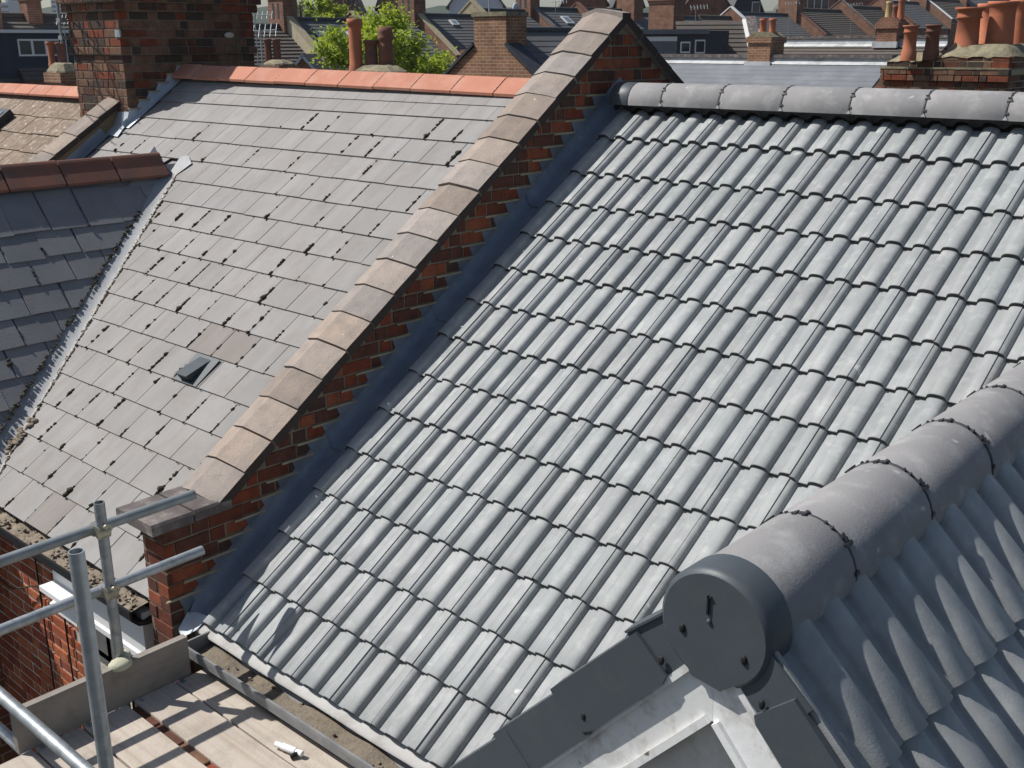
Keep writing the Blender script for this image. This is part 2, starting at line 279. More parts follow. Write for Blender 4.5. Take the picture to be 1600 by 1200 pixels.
def leaf_mat(name, c1, c2):
    m = mat(name, [c1, c2], rough=0.6, nscale=3.5, bump=0); N = m.node_tree.nodes; L = m.node_tree.links; b = N['Principled BSDF']
    tr = N.new('ShaderNodeBsdfTranslucent'); tr.inputs[0].default_value = (c1[0]*1.6, c1[1]*1.5, c1[2], 1)
    ms = N.new('ShaderNodeMixShader'); ms.inputs[0].default_value = 0.4
    L.new(b.outputs[0], ms.inputs[1]); L.new(tr.outputs[0], ms.inputs[2]); L.new(ms.outputs[0], N['Material Output'].inputs[0]); return m
M['leaf'] = leaf_mat('spring_leaf', (0.30, 0.38, 0.05), (0.15, 0.23, 0.03))
M['leaf2'] = leaf_mat('olive_leaf', (0.15, 0.19, 0.05), (0.11, 0.14, 0.05))
M['twig'] = mat('bare_twig', [(0.17, 0.135, 0.10), (0.13, 0.105, 0.08)], rough=0.95, bump=0)
M['flash'] = mat('streaky_flashing', [(0.58, 0.59, 0.59), (0.42, 0.43, 0.44)], rough=0.6, nscale=3, stain=(0.24, 0.24, 0.235), stain_amt=0.8, stain_scale=2.2, bump=0.2, bscale=8)
M['concrete'] = mat('tower_concrete', [(0.42, 0.44, 0.46), (0.36, 0.38, 0.4)], rough=0.9, nscale=0.1, bump=0)
M['hill'] = mat('distant_woods', [(0.05, 0.075, 0.04), (0.07, 0.09, 0.055)], rough=1.0, nscale=0.05, bump=0)

# ================================================================ THE SETTING
GZ = -8.6
g = MB(); g.add([(-3000,-3000,GZ), (3000,-3000,GZ), (3000,3000,GZ), (-3000,3000,GZ)], [(0,1,2,3)])
tag(g.obj('ground', M['asphalt']), kind='structure')

# ---------------------------------------------------------------- bricks
BC = {}
def brick_mesh(l, h, d, key):
    k = (round(l, 2), round(h, 3), key)
    if k not in BC:
        b = MB(); e = 0.004; x, z = round(l, 2)/2, h/2
        # front face slightly rounded at its arrises
        vs = [(-x,d/2,-z), (x,d/2,-z), (x,d/2,z), (-x,d/2,z), (-x,-d/2+e,-z), (x,-d/2+e,-z), (x,-d/2+e,z), (-x,-d/2+e,z),
              (-x+e,-d/2,-z+e), (x-e,-d/2,-z+e), (x-e,-d/2,z-e), (-x+e,-d/2,z-e)]
        b.add(vs, [(0,3,2,1), (0,1,5,4), (1,2,6,5), (2,3,7,6), (3,0,4,7), (4,5,9,8), (5,6,10,9), (6,7,11,10), (7,4,8,11), (8,9,10,11)])
        BC[k] = b.mesh('brick', M[key])
    return BC[k]
def lay(parent, key, p0, along, out, z0, z1, span, ch=0.083, proud=0.006, joint=0.011, skip=None, bl=0.222, hl=0.106):
    """lay courses on a face through p0; span(zlow, zhigh) gives the start and end along the face"""
    along, out = Vector(along), Vector(out); p0 = Vector(p0)
    rot = Matrix((along, -out, Vector((0,0,1)))).transposed()
    z = z0; k = 0
    while z < z1-0.02:
        sp = span(z, z+ch)
        if sp:
            s, e = sp; pos = -((k % 2)*0.085+0.03*((k*7) % 3)) + math.floor(s/(bl+hl))*(bl+hl); head = False
            while pos < e:
                l = (hl if head else bl)*random.uniform(0.97, 1.03); a, b = max(pos, s), min(pos+l-joint, e)
                if e-(pos+l) < 0.05: b = e; l += 0.2
                if b-a > 0.03 and not (skip and skip((a+b)/2, z+ch/2)):
                    c = p0 + along*((a+b)/2) + Vector((0,0,z+ch/2-p0.z)) + out*(proud-0.05+random.uniform(-0.003, 0.003))
                    inst('brick', brick_mesh(b-a, ch-joint, 0.10, key), parent, c, rot @ Matrix.Rotation(random.uniform(-0.008, 0.008), 3, 'Y'))
                pos += l; head = not head
        z += ch; k += 1

# ================================================================ PARTY WALL between the two roofs
pw = thing('parapet_wall', 'raked red brick party wall with stone coping between slate and tiled roofs', 'wall', (-0.5,-1.6,GZ))
YA = 0.290
ZC = lambda y: 0.676+0.7195*(y-YA)            # coping top at its right edge, front rake
ZB = lambda y: 0.676-0.67*(y-YA)             # back rake
YF, YE = -3.705, -3.32                            # front of the pier; where the rake ends
b = MB()
core = [(YF+.006, GZ), (YF+.006, -2.02), (YE, -2.02), (YE, ZC(YE)-.07), (YA, 0.60), (4.2, ZB(4.2)-.075), (4.2, GZ)]
b.prism(core, -0.590, -0.361, WORLD, 'yz')
b.obj('mortar_core', M['mortar_soot'], pw)
FL = lambda z: (z-.046)/0.709                       # where the lead steps end
ZK = -3.02
lay(pw, 'brick', (-0.361,0,-3.0), (0,1,0), (1,0,0), ZK, 0.60,
    lambda a, c: (max(YF, (c+.065-0.676)/0.7195+YA) if c > -2.03 else YF, (FL(a)+0.10 if c < 0.06 else YA-(c-.62)/0.67)), ch=0.0825)
lay(pw, 'brick', (-0.475,YF+.006,-3.3), (1,0,0), (0,-1,0), -3.4375, -2.04, lambda a, c: (-0.117, 0.115), ch=0.0825)
# back-rake bricks beyond the ridge
# coping stones
def coping_mesh(L, wd=0.375, key='coping'):
    b = MB(); xs = [(-wd/2, 0.0), (-wd*0.16, 0.034), (wd*0.30, 0.012), (wd/2, -0.006)]
    vs = []
    for y, dz in ((0, 0.005), (L, -0.003)):
        for x, z in xs: vs.append((x, y, z+dz))
        for x, z in xs[::-1]: vs.append((x, y, -0.062))
    n = 8
    fs = [tuple(range(n)), tuple(range(n, 2*n))[::-1]] + [((i+1) % n, i, n+i, n+(i+1) % n) for i in range(n)]
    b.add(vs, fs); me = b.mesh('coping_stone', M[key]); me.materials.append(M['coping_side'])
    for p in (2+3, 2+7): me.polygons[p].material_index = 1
    return me
cm = [coping_mesh(0.229), coping_mesh(0.232), coping_mesh(0.226)]
fr = slope_frame((-0.502, YA, 0.676), '-Y', math.atan(0.7195))
for i in range(19):
    v = -0.237*(i+1)-0.02
    r = fr.m() @ Matrix.Rotation(random.uniform(-.012, .012), 3, 'Z') @ Matrix.Rotation(random.uniform(-.008, .008), 3, 'X')
    inst('coping_stone', cm[i % 3], pw, fr.p(random.uniform(-.005, .005), v, random.uniform(-.003, .005)), r)
fb = slope_frame((-0.502, YA, 0.676), '+Y', math.atan(0.67))
for i in range(18):
    inst('coping_stone', cm[(i+1) % 3], pw, fb.p(0, -0.237*(i+1)-0.01, random.uniform(-.003, .003)), fb.m())
b = MB(); b.prism([(-.689, .60), (-.689, .672), (-.56, .706), (-.43, .69), (-.314, .672), (-.314, .60)], YA-.05, YA+.05, WORLD, 'xz'); o = b.obj('apex_stone', M['coping'], pw); o.data.materials.append(M['coping_side']); o.data.polygons[6].material_index = 1
for (a, c, dz) in ((-3.785, -3.535, 0.0), (-3.525, -3.29, 0.004)):
    b = MB(); b.prism([(-.69, -2.02), (-.69, -1.97), (-.68, -1.957), (-.325, -1.957), (-.313, -1.97), (-.313, -2.02)], a, c, WORLD, 'xz')
    o = b.obj('end_slab', M['coping_dark'], pw); o.location.z += dz
# stepped lead and its pointing
zk = -2.97+0.0825*4
GF = lambda y: 0.70*y-0.06                      # fold at the foot of the lead
k = 0
z = ZK+0.0825*6
while z < 0.10:
    y0, y1 = FL(z)-0.0, FL(z+0.0825)
    zt = z+0.0825-0.014
    b = MB(); b.prism([(y0, z+.002), (y0-0.028, zt), (y1+.012, zt), (y1+.012, GF(y1+.012)), (y0, GF(y0))] if z > -2.4 else
                      [(max(y0, YF-.01), z+.002), (max(y0-0.028, YF-.01), zt), (y1+.012, zt), (y1+.012, GF(y1+.012)), (max(y0, YF-.01), GF(max(y0, YF)))], -0.3545, -0.3495, WORLD, 'yz')
    b.obj('flashing_step', M['lead'], pw)
    b = MB(); b.box(-0.357, -0.346, y0-0.10, y1+.008, zt+.001, zt+0.013, WORLD, 0.002); b.obj('pointing', M['mortar'], pw)
    z += 0.0825

# ================================================================ HOUSE WITH THE NEW TILED ROOF
TH = rad(34.8); TG = 0.315
RF = slope_frame((0,0,0), '-Y', TH)
hA = thing('terraced_house', 'terraced house with new grey roll-tile roof and steep front gable', 'house', (2.3,0,GZ))
b = MB(); b.box(-0.355, 5.3, -3.45, 4.0, GZ, -2.62); b.obj('wall', M['brick_old'], hA)
deck = MB(); c = math.tan(TH)
pr = [(-3.60, -3.60*c-.115), (0.11, 0.11*c-.115), (4.2, 0.11*c-.115-4.09*0.70), (4.2, -3.2), (-3.45, -3.2)]
deck.prism(pr, -0.350, 5.3, WORLD, 'yz'); roofA = deck.obj('roof', M['black'], hA)
RP = [(-.038, 0), (-.0365, .002), (-.033, .014), (-.0275, .0245), (-.017, .034), (-.003, .0385), (.012, .0396), (.030, .0388), (.0435, .0355), (.0525, .0290), (.058, .0190), (.0605, .0055), (.062, 0)]
def roll(u):
    d = ((u+0.06) % 0.15)-0.06
    for (a0, h0), (a1, h1) in zip(RP, RP[1:]):
        if a0 <= d <= a1: return 0.89*(h0+(h1-h0)*(d-a0)/(a1-a0))
    return 0.0
def tile_mesh(u0, u1, L, h0=0.0):
    us = [u0]; u = math.ceil(u0/0.15-0.5)*0.15-0.15
    while u < u1+0.2:
        for d in [q[0] for q in RP]+[0.066, 0.108]:
            if u0+.003 < u+d < u1-.003: us.append(u+d)
        u += 0.15
    us += [u0+.0025, u1-.0025, u1]; us = sorted(us); n = len(us)
    def zz(u):
        k = max(0, 1-(u-u0)/0.045); return roll(u)-0.036-0.005*min(1, k*2)
    b = MB(); tl = 0.023/TG
    rows = [(0.0, -0.024), (0.0, -0.003), (0.004, 0.0), (L*0.5, 0.0), (L, 0.0)]
    vs = [(u, y, zz(u)+dz-y*tl) for y, dz in rows for u in us]
    fs = [(j*n+i, j*n+i+1, (j+1)*n+i+1, (j+1)*n+i) for j in range(len(rows)-1) for i in range(n-1)]
    b.add(vs, fs, True)
    e = [(u1, y, zz(u1)-y*tl) for y in (0.002, L)]+[(u1, y, zz(u1)-y*tl-.012) for y in (0.002, L)]
    b.add(e, [(0,2,3,1)])
    e = [(u0, y, zz(u0)-y*tl) for y in (0.002, L)]+[(u0, y, zz(u0)-y*tl-.02) for y in (0.002, L)]
    b.add(e, [(1,3,2,0)])
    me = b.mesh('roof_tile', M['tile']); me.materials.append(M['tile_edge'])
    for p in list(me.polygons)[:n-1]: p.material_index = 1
    return me
TM = tile_mesh(0.030, 0.330, 0.40); TMh = tile_mesh(-0.205, 0.030, 0.40); TMs = tile_mesh(0.030, 0.330, 0.30); TMsh = tile_mesh(-0.205, 0.030, 0.30)
GR, GZR, GP = 3.51, -0.63, rad(48.5)             # gable ridge position, height of its crest, pitch
def jig(a=0.006): return Matrix.Rotation(random.uniform(-a, a), 3, 'Z') @ Matrix.Rotation(random.uniform(-a, a)*0.6, 3, 'Y')
for k in range(1, 15):
    v = -TG*(0.80 if k == 1 else k if k < 14 else 14.04)
    y = v*math.cos(TH); xv = GR-(GZR-0.06-(y*c-0.06))/math.tan(GP)
    for i in range(-1, 17):
        if i >= 0 and y < -1.25 and xv+0.25 < 0.3*i < 2*GR-xv-0.45: continue
        me = (TMs if k == 1 else TM) if i >= 0 else (TMsh if k == 1 else TMh)
        inst('roof_tile', me, roofA, RF.p(0.3*max(i, 0)+random.uniform(-.0015, .0015), v+random.uniform(-.003, .003), random.uniform(-.001, .002)), RF.m() @ jig())
# lead gutter beside the wall
b = MB(); prof = [(-0.3515, 0.03), (-0.347, -0.008), (-0.335, -0.030), (-0.315, -0.043), (-0.275, -0.052), (-0.225, -0.056), (-0.16, -0.060)]
vs = []; ny = 26
for j in range(ny+1):
    v = 0.36-j*(4.78/ny); flare = max(0, (j-ny+1.3))*0.020
    for i, (x, n) in enumerate(prof):
        dx = 0.006*math.sin(j*1.7+i); vs.append(RF.p(x+(dx if i > 1 else 0), v+(flare*3 if i < 2 else 0), n+0.004*math.sin(j*2.3+i*1.1)-flare*(0.5 if i > 2 else 0)))
m = len(prof)
b.add(vs, [(j*m+i, (j+1)*m+i, (j+1)*m+i+1, j*m+i+1) for j in range(ny) for i in range(m-1)], True)
b.obj('lead_gutter', M['lead'], roofA)
for t_ in range(3):
    v = -1.5-1.1*t_+0.55; b = MB(); b.tube([RF.p(-.348, v+.02, .01), RF.p(-.336, v, -.026), RF.p(-.30, v-.03, -.043), RF.p(-.235, v-.03, -.05)], 0.005, 6)
    b.obj('lead_lap', M['lead'], roofA)
b = MB(); 
vs = [RF.p(-.345, -4.42, -.03), RF.p(-.34, -4.52, -.05), RF.p(-.29, -4.545, -.07), RF.p(-.205, -4.47, -.045), RF.p(-.205, -4.38, -.048), RF.p(-.30, -4.39, -.05)]
b.add(vs, [(0,1,2,5), (2,3,4,5)], True); b.obj('lead_tip', M['lead_new'], roofA)

def half_round(r, L, th=0.016, n=18, a0=-8, mkey='ridge', cx=0):
    b = MB(); an = [rad(a0+(180-2*a0)*i/n) for i in range(n+1)]
    vs = []
    for x, rr in ((0, r-.004), (0.006, r), (L-.006, r), (L, r-.004)):
        vs += [(x, -rr*math.cos(a), rr*math.sin(a)) for a in an]
    m = n+1
    b.add(vs, [(j*m+i, (j+1)*m+i, (j+1)*m+i+1, j*m+i+1) for j in range(3) for i in range(n)], True)
    inn = [(x, -(r-th)*math.cos(a), (r-th)*math.sin(a)) for x in (0, L) for a in an]
    b.add(inn, [(i, i+1, m+i+1, m+i) for i in range(n)], True)
    for x, o in ((0, 0), (L, 1)):
        e = [(x, -(r-.004)*math.cos(a), (r-.004)*math.sin(a)) for a in an]+[(x, -(r-th)*math.cos(a), (r-th)*math.sin(a)) for a in an]
        f = [(i, i+1, m+i+1, m+i) for i in range(n)]; b.add(e, f if o == 0 else [q[::-1] for q in f])
    for s_ in (0, -1):
        e = [(x, -q*math.cos(an[s_]), q*math.sin(an[s_])) for x in (0, L) for q in (r-.004, r-th)]; b.add(e, [(0,1,3,2)])
    return b.mesh('ridge_tile', M[mkey])
def union_mesh(r):                               # dry-ridge union band with its nubs
    b = MB(); n = 20; an = [rad(-6+192*i/n) for i in range(n+1)]
    vs = [(x, -q*math.cos(a), q*math.sin(a)) for x, q in ((-.0055, r-.008), (-.004, r+.0005), (.004, r+.0005), (.0055, r-.008)) for a in an]; m = n+1
    b.add(vs, [(j*m+i, (j+1)*m+i, (j+1)*m+i+1, j*m+i+1) for j in range(3) for i in range(n)], True)
    for a, w_, l_ in ((40, .010, .030), (45, .012, .012), (50, .008, .020), (92, .009, .030), (97, .011, .012), (103, .008, .024), (138, .010, .024), (143, .012, .012), (10, .010, .018), (170, .010, .018), (62, .007, .010), (70, .006, .012), (115, .006, .010), (124, .006, .012)):
        q = Fr((0, -r*math.cos(rad(a)), r*math.sin(rad(a))), (1,0,0), (0, math.sin(rad(a)), math.cos(rad(a))), (0, -math.cos(rad(a)), math.sin(rad(a))))
        o_ = random.uniform(-.008, .008); b.box(-l_/2+o_, l_/2+o_, -w_/2, w_/2, -.006, .0045, q, .002)
    return b.mesh('ridge_union', M['union'])
HR = half_round(0.132, 0.449); HRs = half_round(0.132, 0.40); UN = union_mesh(0.132)
RC = Vector((0, 0.11, 0.066))
x = 0.219-0.4575
inst('ridge_end_shade', half_round(0.134, 0.165, mkey='plastic'), roofA, RC+Vector((-.225, 0, 0)))  # ridge end coloured dark; the parapet's shadow is put into its colour
inst('ridge_tile', half_round(0.132, 0.272), roofA, RC+Vector((-.058, 0, 0)))
for i in range(11):
    x = 0.219+0.4575*i
    inst('ridge_tile', HR, roofA, RC+Vector((x+.004, 0, random.uniform(-.002, .003))), Matrix.Rotation(random.uniform(-.006, .006), 3, 'Z'))
    inst('ridge_union', UN, roofA, RC+Vector((x, 0, 0.0)))
    b = MB(); b.prism([(x-.012, 0), (x+.016, 0), (x+.003, .022)], -.030, -.024, Fr((0,0,.052), (1,0,0), (0,1,0), (0,0,1)), 'xz'); b.obj('ridge_screw_tab', M['felt'], roofA)
b = MB()
nx = 240
vs = []
for i in range(nx+1):
    u = -0.20+5.4*i/nx; zc_ = roll(u)-.037
    vs += [RF.p(u, 0.065, zc_+.006), RF.p(u, 0.02, zc_+.028), Vector((u, 0.0, 0.079))]
b.add(vs, [(3*i+j, 3*i+3+j, 3*i+4+j, 3*i+1+j) for i in range(nx) for j in (0, 1)], True); b.obj('ridge_roll', M['black'], roofA)
# back slope tiles, hidden from the front: one corrugated sheet of tile
b = MB(); fb_ = slope_frame((5.3, 0.22, 0.08), '+Y', math.atan(0.70)); nx = 152
for k in range(13):
    vs = []
    for i in range(nx+1):
        u = 5.6*i/nx; zz_ = roll(u)-.037; vs += [fb_.p(u, -.34*(k+1), zz_-.015), fb_.p(u, -.34*(k+1), zz_), fb_.p(u, -.34*k, zz_-.018)]
    b.add(vs, [(3*i+j, 3*i+3+j, 3*i+4+j, 3*i+1+j) for i in range(nx) for j in (0, 1)], True)
o = b.obj('back_slope_tiles', M['tile'], roofA); o['kind'] = 'stuff'
# eaves strip, fascia, gutter
b = MB(); e0 = RF.p(0, -4.39, -.055)
vs = []
for i in range(31):
    x = -0.30+5.4*i/30; w1 = .003*math.sin(i*1.3)
    vs += [(x, e0.y+.06, e0.z+.02), (x, e0.y-.02, e0.z-.022+w1), (x, e0.y-.065, e0.z-.045+w1), (x, e0.y-.068, e0.z-.06+w1)]
b.add(vs, [(4*i+j, 4*i+4+j, 4*i+5+j, 4*i+1+j) for i in range(30) for j in range(3)], True); b.obj('eaves_strip', M['felt'], hA)
b = MB(); b.box(-0.34, 5.3, -3.585, -3.555, -2.80, -2.60); b.obj('fascia', M['gutter'], hA)
b = MB()
gp = [(-3.60, -2.585), (-3.60, -2.64), (-3.625, -2.675), (-3.68, -2.69), (-3.735, -2.675), (-3.77, -2.635), (-3.775, -2.585), (-3.79, -2.582), (-3.79, -2.60), (-3.785, -2.645), (-3.742, -2.69), (-3.68, -2.705), (-3.615, -2.69), (-3.585, -2.65), (-3.585, -2.585)]
b.prism(gp, -0.12, 5.3, WORLD, 'yz'); gut = b.obj('gutter', M['gutter'], hA)
b = MB(); vs = []; n = 90
for i in range(n+1):
    x = -0.11+5.4*i/n; h = 0.018*math.sin(i*.9)+0.016*math.sin(i*.37+1)+random.uniform(-.006, .006)
    vs += [(x, -3.605, -2.655+h*.6), (x, -3.68, -2.664+h*.6+random.uniform(-.006, .006)), (x, -3.772, -2.665+h*.4)]
b.add(vs, [(3*i+j, 3*i+3+j, 3*i+4+j, 3*i+1+j) for i in range(n) for j in (0, 1)], True)
for _ in range(60):
    b.blob((random.uniform(-.10, 2.0), random.uniform(-3.75, -3.62), -2.660+random.uniform(-.006, .004)), random.uniform(.004, .010), (1.3,1,.6), 5, 3, .3)
o = b.obj('gutter_silt', M['debris'], gut); o['kind'] = 'stuff'
b = MB(); b.prism([(-3.79, -2.58), (-3.60, -2.58), (-3.60, -2.70), (-3.79, -2.70)], -.132, -.12, WORLD, 'yz'); b.obj('stop_end', M['gutter'], gut)

# ---------------------------------------------------------------- the front gable
b = MB(); gy0, gy1 = -4.33, -0.6; tt = math.tan(GP); zr = GZR-0.075
b.prism([(GR, zr), (GR+1.9, zr-1.9*tt), (GR+1.9, -3.2), (GR-1.72, -3.2), (GR-1.72, zr-1.72*tt)], gy0, gy1, WORLD, 'xz')
gab = b.obj('gable_roof', M['black'], hA)
b = MB(); b.prism([(GR, zr-.06), (GR+1.6, zr-.06-1.6*tt), (GR+1.6, GZ), (GR-1.6, GZ), (GR-1.6, zr-.06-1.6*tt)], -4.43, -3.4, WORLD, 'xz'); b.obj('gable_wall', M['panel'], hA)
FRr = slope_frame((3.655, 0, -0.748), '+X', GP); FRr.o += FRr.z*.010; FRl = slope_frame((2*GR-3.655, 0, -0.770), '-X', GP)
for k in range(1, 7):
    v = -0.35-TG*(k-1)
    for i in range(0, 13):
        yy = -4.205+0.285*i
        if yy > -0.95: continue
        inst('roof_tile', TM, gab, FRr.p(yy-0.30, v+random.uniform(-.003, .003), 0), FRr.m() @ jig())
        if yy < -1.6-0.52*k+1.2: inst('roof_tile', TM, gab, FRl.p(-yy-0.10, v+random.uniform(-.003, .003), 0), FRl.m() @ jig())
GC = Vector((GR, 0, -0.770)); rY = Matrix.Rotation(rad(90), 3, 'Z')
HRg = half_round(0.137, 0.449); UNg = union_mesh(0.137)
for i in range(8):
    yy = -4.076-0.457+0.457*i
    if i == 0: inst('ridge_tile', half_round(0.137, 0.36), gab, GC+Vector((0, -4.43, 0)), rY)
    else:
        inst('ridge_tile', HRg, gab, GC+Vector((0, yy+.004, random.uniform(-.002, .002))), rY @ Matrix.Rotation(random.uniform(-.006, .006), 3, 'Z'))
        inst('ridge_union', UNg, gab, GC+Vector((0, yy, 0)), rY)
# end cap
b = MB(); R0 = 0.143; n = 40
def ring(y, r, a0=-62, a1=242): return [Vector((GR+r*math.cos(rad(a0+(a1-a0)*i/n)), y, -0.770+r*math.sin(rad(a0+(a1-a0)*i/n)))) for i in range(n+1)]
rings = [ring(-4.40, R0), ring(-4.478, R0), ring(-4.490, R0-.004), ring(-4.496, R0-.012)]
m = n+1; vs = [v for r_ in rings for v in r_]
b.add(vs, [(j*m+i, j*m+i+1, (j+1)*m+i+1, (j+1)*m+i) for j in range(len(rings)-1) for i in range(n)], True)
b.add(rings[-1]+[Vector((GR-.05, -4.496, -.905)), Vector((GR+.028, -4.496, -.915))], [tuple(range(n+3))])
cap = b.obj('end_cap', M['plastic'], gab)
b = MB(); b.box(GR-.016, GR-.012, -4.5015, -4.490, -.735, -.690); b.box(GR-.016, GR-.006, -4.5015, -4.490, -.694, -.690); b.obj('cap_slot', M['black'], cap)
b = MB(); b.blob((GR-.010, -4.498, -.752), .0065, (1,.6,1), 8, 5, 0); b.obj('cap_stud', M['plastic'], cap)
for (dx, dz) in ((-.078, -.795), (.082, -.812)):
    b = MB(); b.blob((GR+dx, -4.497, dz), .011, (.75,.5,1.15), 10, 6, .05); b.obj('cap_screw', M['black'], cap)
# verge units, left and right
def verge(sgn):
    dx, dz = math.cos(GP)*sgn, -math.sin(GP)
    V = Fr((GR+sgn*0.135, -4.476, -0.785), (dx,0,dz), (0,1,0), (math.sin(GP)*sgn,0,math.cos(GP)))   # x runs down the rake, z out of the slope
    for k in range(7):
        a = 0.0 if k == 0 else 0.10+TG*(k-1); e = 0.10+TG*k+(0.06 if k else .035); tl = 0.016; dk = 0.125
        q = Fr(V.p(a, 0, 0.0), (V.x-V.z*-0.0).normalized(), V.y, V.z)
        h0, h1 = 0.006, 0.024; L_ = e-a
        b = MB()
        b.prism([(0, h0), (L_, h1), (L_+.004, h1-.02), (L_-.012, -dk+.016), (L_-.05, -dk+.004), (0.03, -dk+.0), (0, -dk+.01)] if sgn < 0 else
                [(0, h0), (L_, h1), (L_+.004, h1-.02), (L_-.004, -dk+.03), (L_-.06, -dk+.008), (0.02, -dk+.0), (0, -dk+.01)], (-0.018-0.0035*(k % 2)) if k else -.010, -0.004, q, 'xz')
        vs = [q.p(0, -.016, h0), q.p(L_, -.016, h1), q.p(L_, .035, h1+.004), q.p(0, .035, h0+.004), q.p(0, -.016, h0-.006), q.p(L_, -.016, h1-.006), q.p(L_, .035, h1-.004), q.p(0, .035, h0-.004)]
        if sgn < 0: b.add(vs, [(0,1,2,3), (4,7,6,5), (0,4,5,1), (1,5,6,2), (2,6,7,3)])
        o = b.obj('verge_unit', M['plastic'], gab)
        if k < 2:
            b = MB(); p_ = q.p(L_-.05, -.020, -dk+.045); b.blob(p_, .011, (.75,.5,1.15), 10, 6, .05); b.obj('verge_screw', M['black'], o)
verge(-1); verge(1)
# bargeboards
for sgn in (-1, 1):
    V = Fr((GR, -4.474, -0.735), (math.cos(GP)*sgn, 0, -math.sin(GP)), (0,1,0), (math.sin(GP)*sgn, 0, math.cos(GP)))
    b = MB(); L_ = 2.1
    b.prism([(0.0, 0.0), (L_, 0.0), (L_, -0.185), (0.185/math.tan(math.pi/2-GP)+.0005, -0.185)], 0.0, 0.03, V, 'xz')
    bb = b.obj('bargeboard', M['white_dirty'], hA)
    for (z0_, z1_, y_) in ((-0.066, -0.048, -0.014), (-0.185, -0.165, -0.012)):
        b = MB(); s0 = 0.08 if z0_ > -.1 else 0.215
        b.box(s0, L_, y_, -0.001, z0_, z1_, V); b.obj('bead', M['white_dirty'], bb)


# ================================================================ HOUSE WITH THE SLATE ROOF
hB = thing('terraced_house', 'terraced house with pale grey slate roof, terracotta ridge and mossy joints', 'house', (-3.3,0,GZ))
SP = rad(35); SF = slope_frame((0,0,0.05), '-Y', SP); cS = math.cos(SP)
def onF(x, y, fr):
    r = ray(x, y); t = (fr.o-CAM).dot(fr.z)/r.dot(fr.z); p = CAM+r*t; d = p-fr.o; return d.dot(fr.x), d.dot(fr.y)
b = MB(); ts = math.tan(SP)
b.prism([(-3.64, .05-3.64*ts-.035), (0.16, .05+.16*ts-.03), (4.0, .05+.16*ts-.03-3.84*ts), (4.0, -3.0), (-3.5, -3.0)], -6.24, -0.594, WORLD, 'yz')
roofB = b.obj('roof', M['slate_dark'], hB)
b = MB(); b.box(-6.25, -0.594, -3.655, 4.0, GZ, -2.75); b.obj('wall', M['mortar_pale'], hB)
SW = 0.312; SLn = 0.385
slm = []
def slate_mesh(w_, L_, key):
    b = MB(); e = .004; tl = 0.012/0.2655
    vs = [(0,0,-.006), (w_,0,-.006), (w_,L_,-.006-L_*tl), (0,L_,-.006-L_*tl), (0.002,0.002,.0015), (w_-.002,.002,.0015), (w_-.002,L_,.0015-L_*tl), (.002,L_,.0015-L_*tl)]
    b.add(vs, [(0,3,2,1), (4,5,6,7), (0,1,5,4), (1,2,6,5), (3,0,4,7)]); return b.mesh('slate', M[key])
SM = slate_mesh(SW-.0035, SLn, 'slate'); SMb = slate_mesh(SW-.0035, SLn, 'slate_brown')
def slate_poly(poly, v0, fr, mat_, parent, nm='slate', tl=0.012/0.2655):
    if len(poly) < 3: return
    ar = abs(sum(poly[i][0]*poly[(i+1) % len(poly)][1]-poly[(i+1) % len(poly)][0]*poly[i][1] for i in range(len(poly))))/2
    if ar < 0.004: return
    k = len(poly); b = MB()
    if sum(poly[i][0]*poly[(i+1) % k][1]-poly[(i+1) % k][0]*poly[i][1] for i in range(k)) < 0: poly = poly[::-1]
    vs = [fr.p(u, v, .003-(v-v0)*tl) for u, v in poly]+[fr.p(u, v, .0105-(v-v0)*tl) for u, v in poly]
    b.add(vs, [tuple(range(k))[::-1], tuple(range(k, 2*k))]+[(i, (i+1) % k, k+(i+1) % k, k+i) for i in range(k)])
    b.obj(nm, mat_, parent)
rowY = {1: -0.075, 2: -0.2125}
for i in range(3, 19): rowY[i] = -0.43-0.2175*(i-3)
brown = [onF(338, 530, SF), onF(378, 545, SF), onF(70, 790, SF)]
vent_uv = onF(316, 585, SF)
moss = MB()
def mossline(fr, u, v0, v1, dens):
    n = int(abs(v1-v0)/0.011); on_ = random.random() < .7; s = 0
    wv = random.uniform(.5, 1.3)
    for j in range(n):
        if random.random() < .13: on_ = not on_
        if on_ and random.random() < dens:
            r = random.uniform(.0065, .0135)*wv*(1.6 if random.random() < .1 else 1)
            moss.blob(fr.p(u+random.uniform(-.0025, .0025), v0+(v1-v0)*j/n, .0115+random.uniform(0, .003)-(v0+(v1-v0)*j/n-v0)*0.05), r, (1,1.2,.8), 5, 4, .3)
XV = lambda v: -4.49-(v*cS+.92)*0.596+0.065      # right valley edge of the slates
XL = lambda v: -4.71+(v*cS+.92)*0.596-0.065
a_ = 0.596*cS
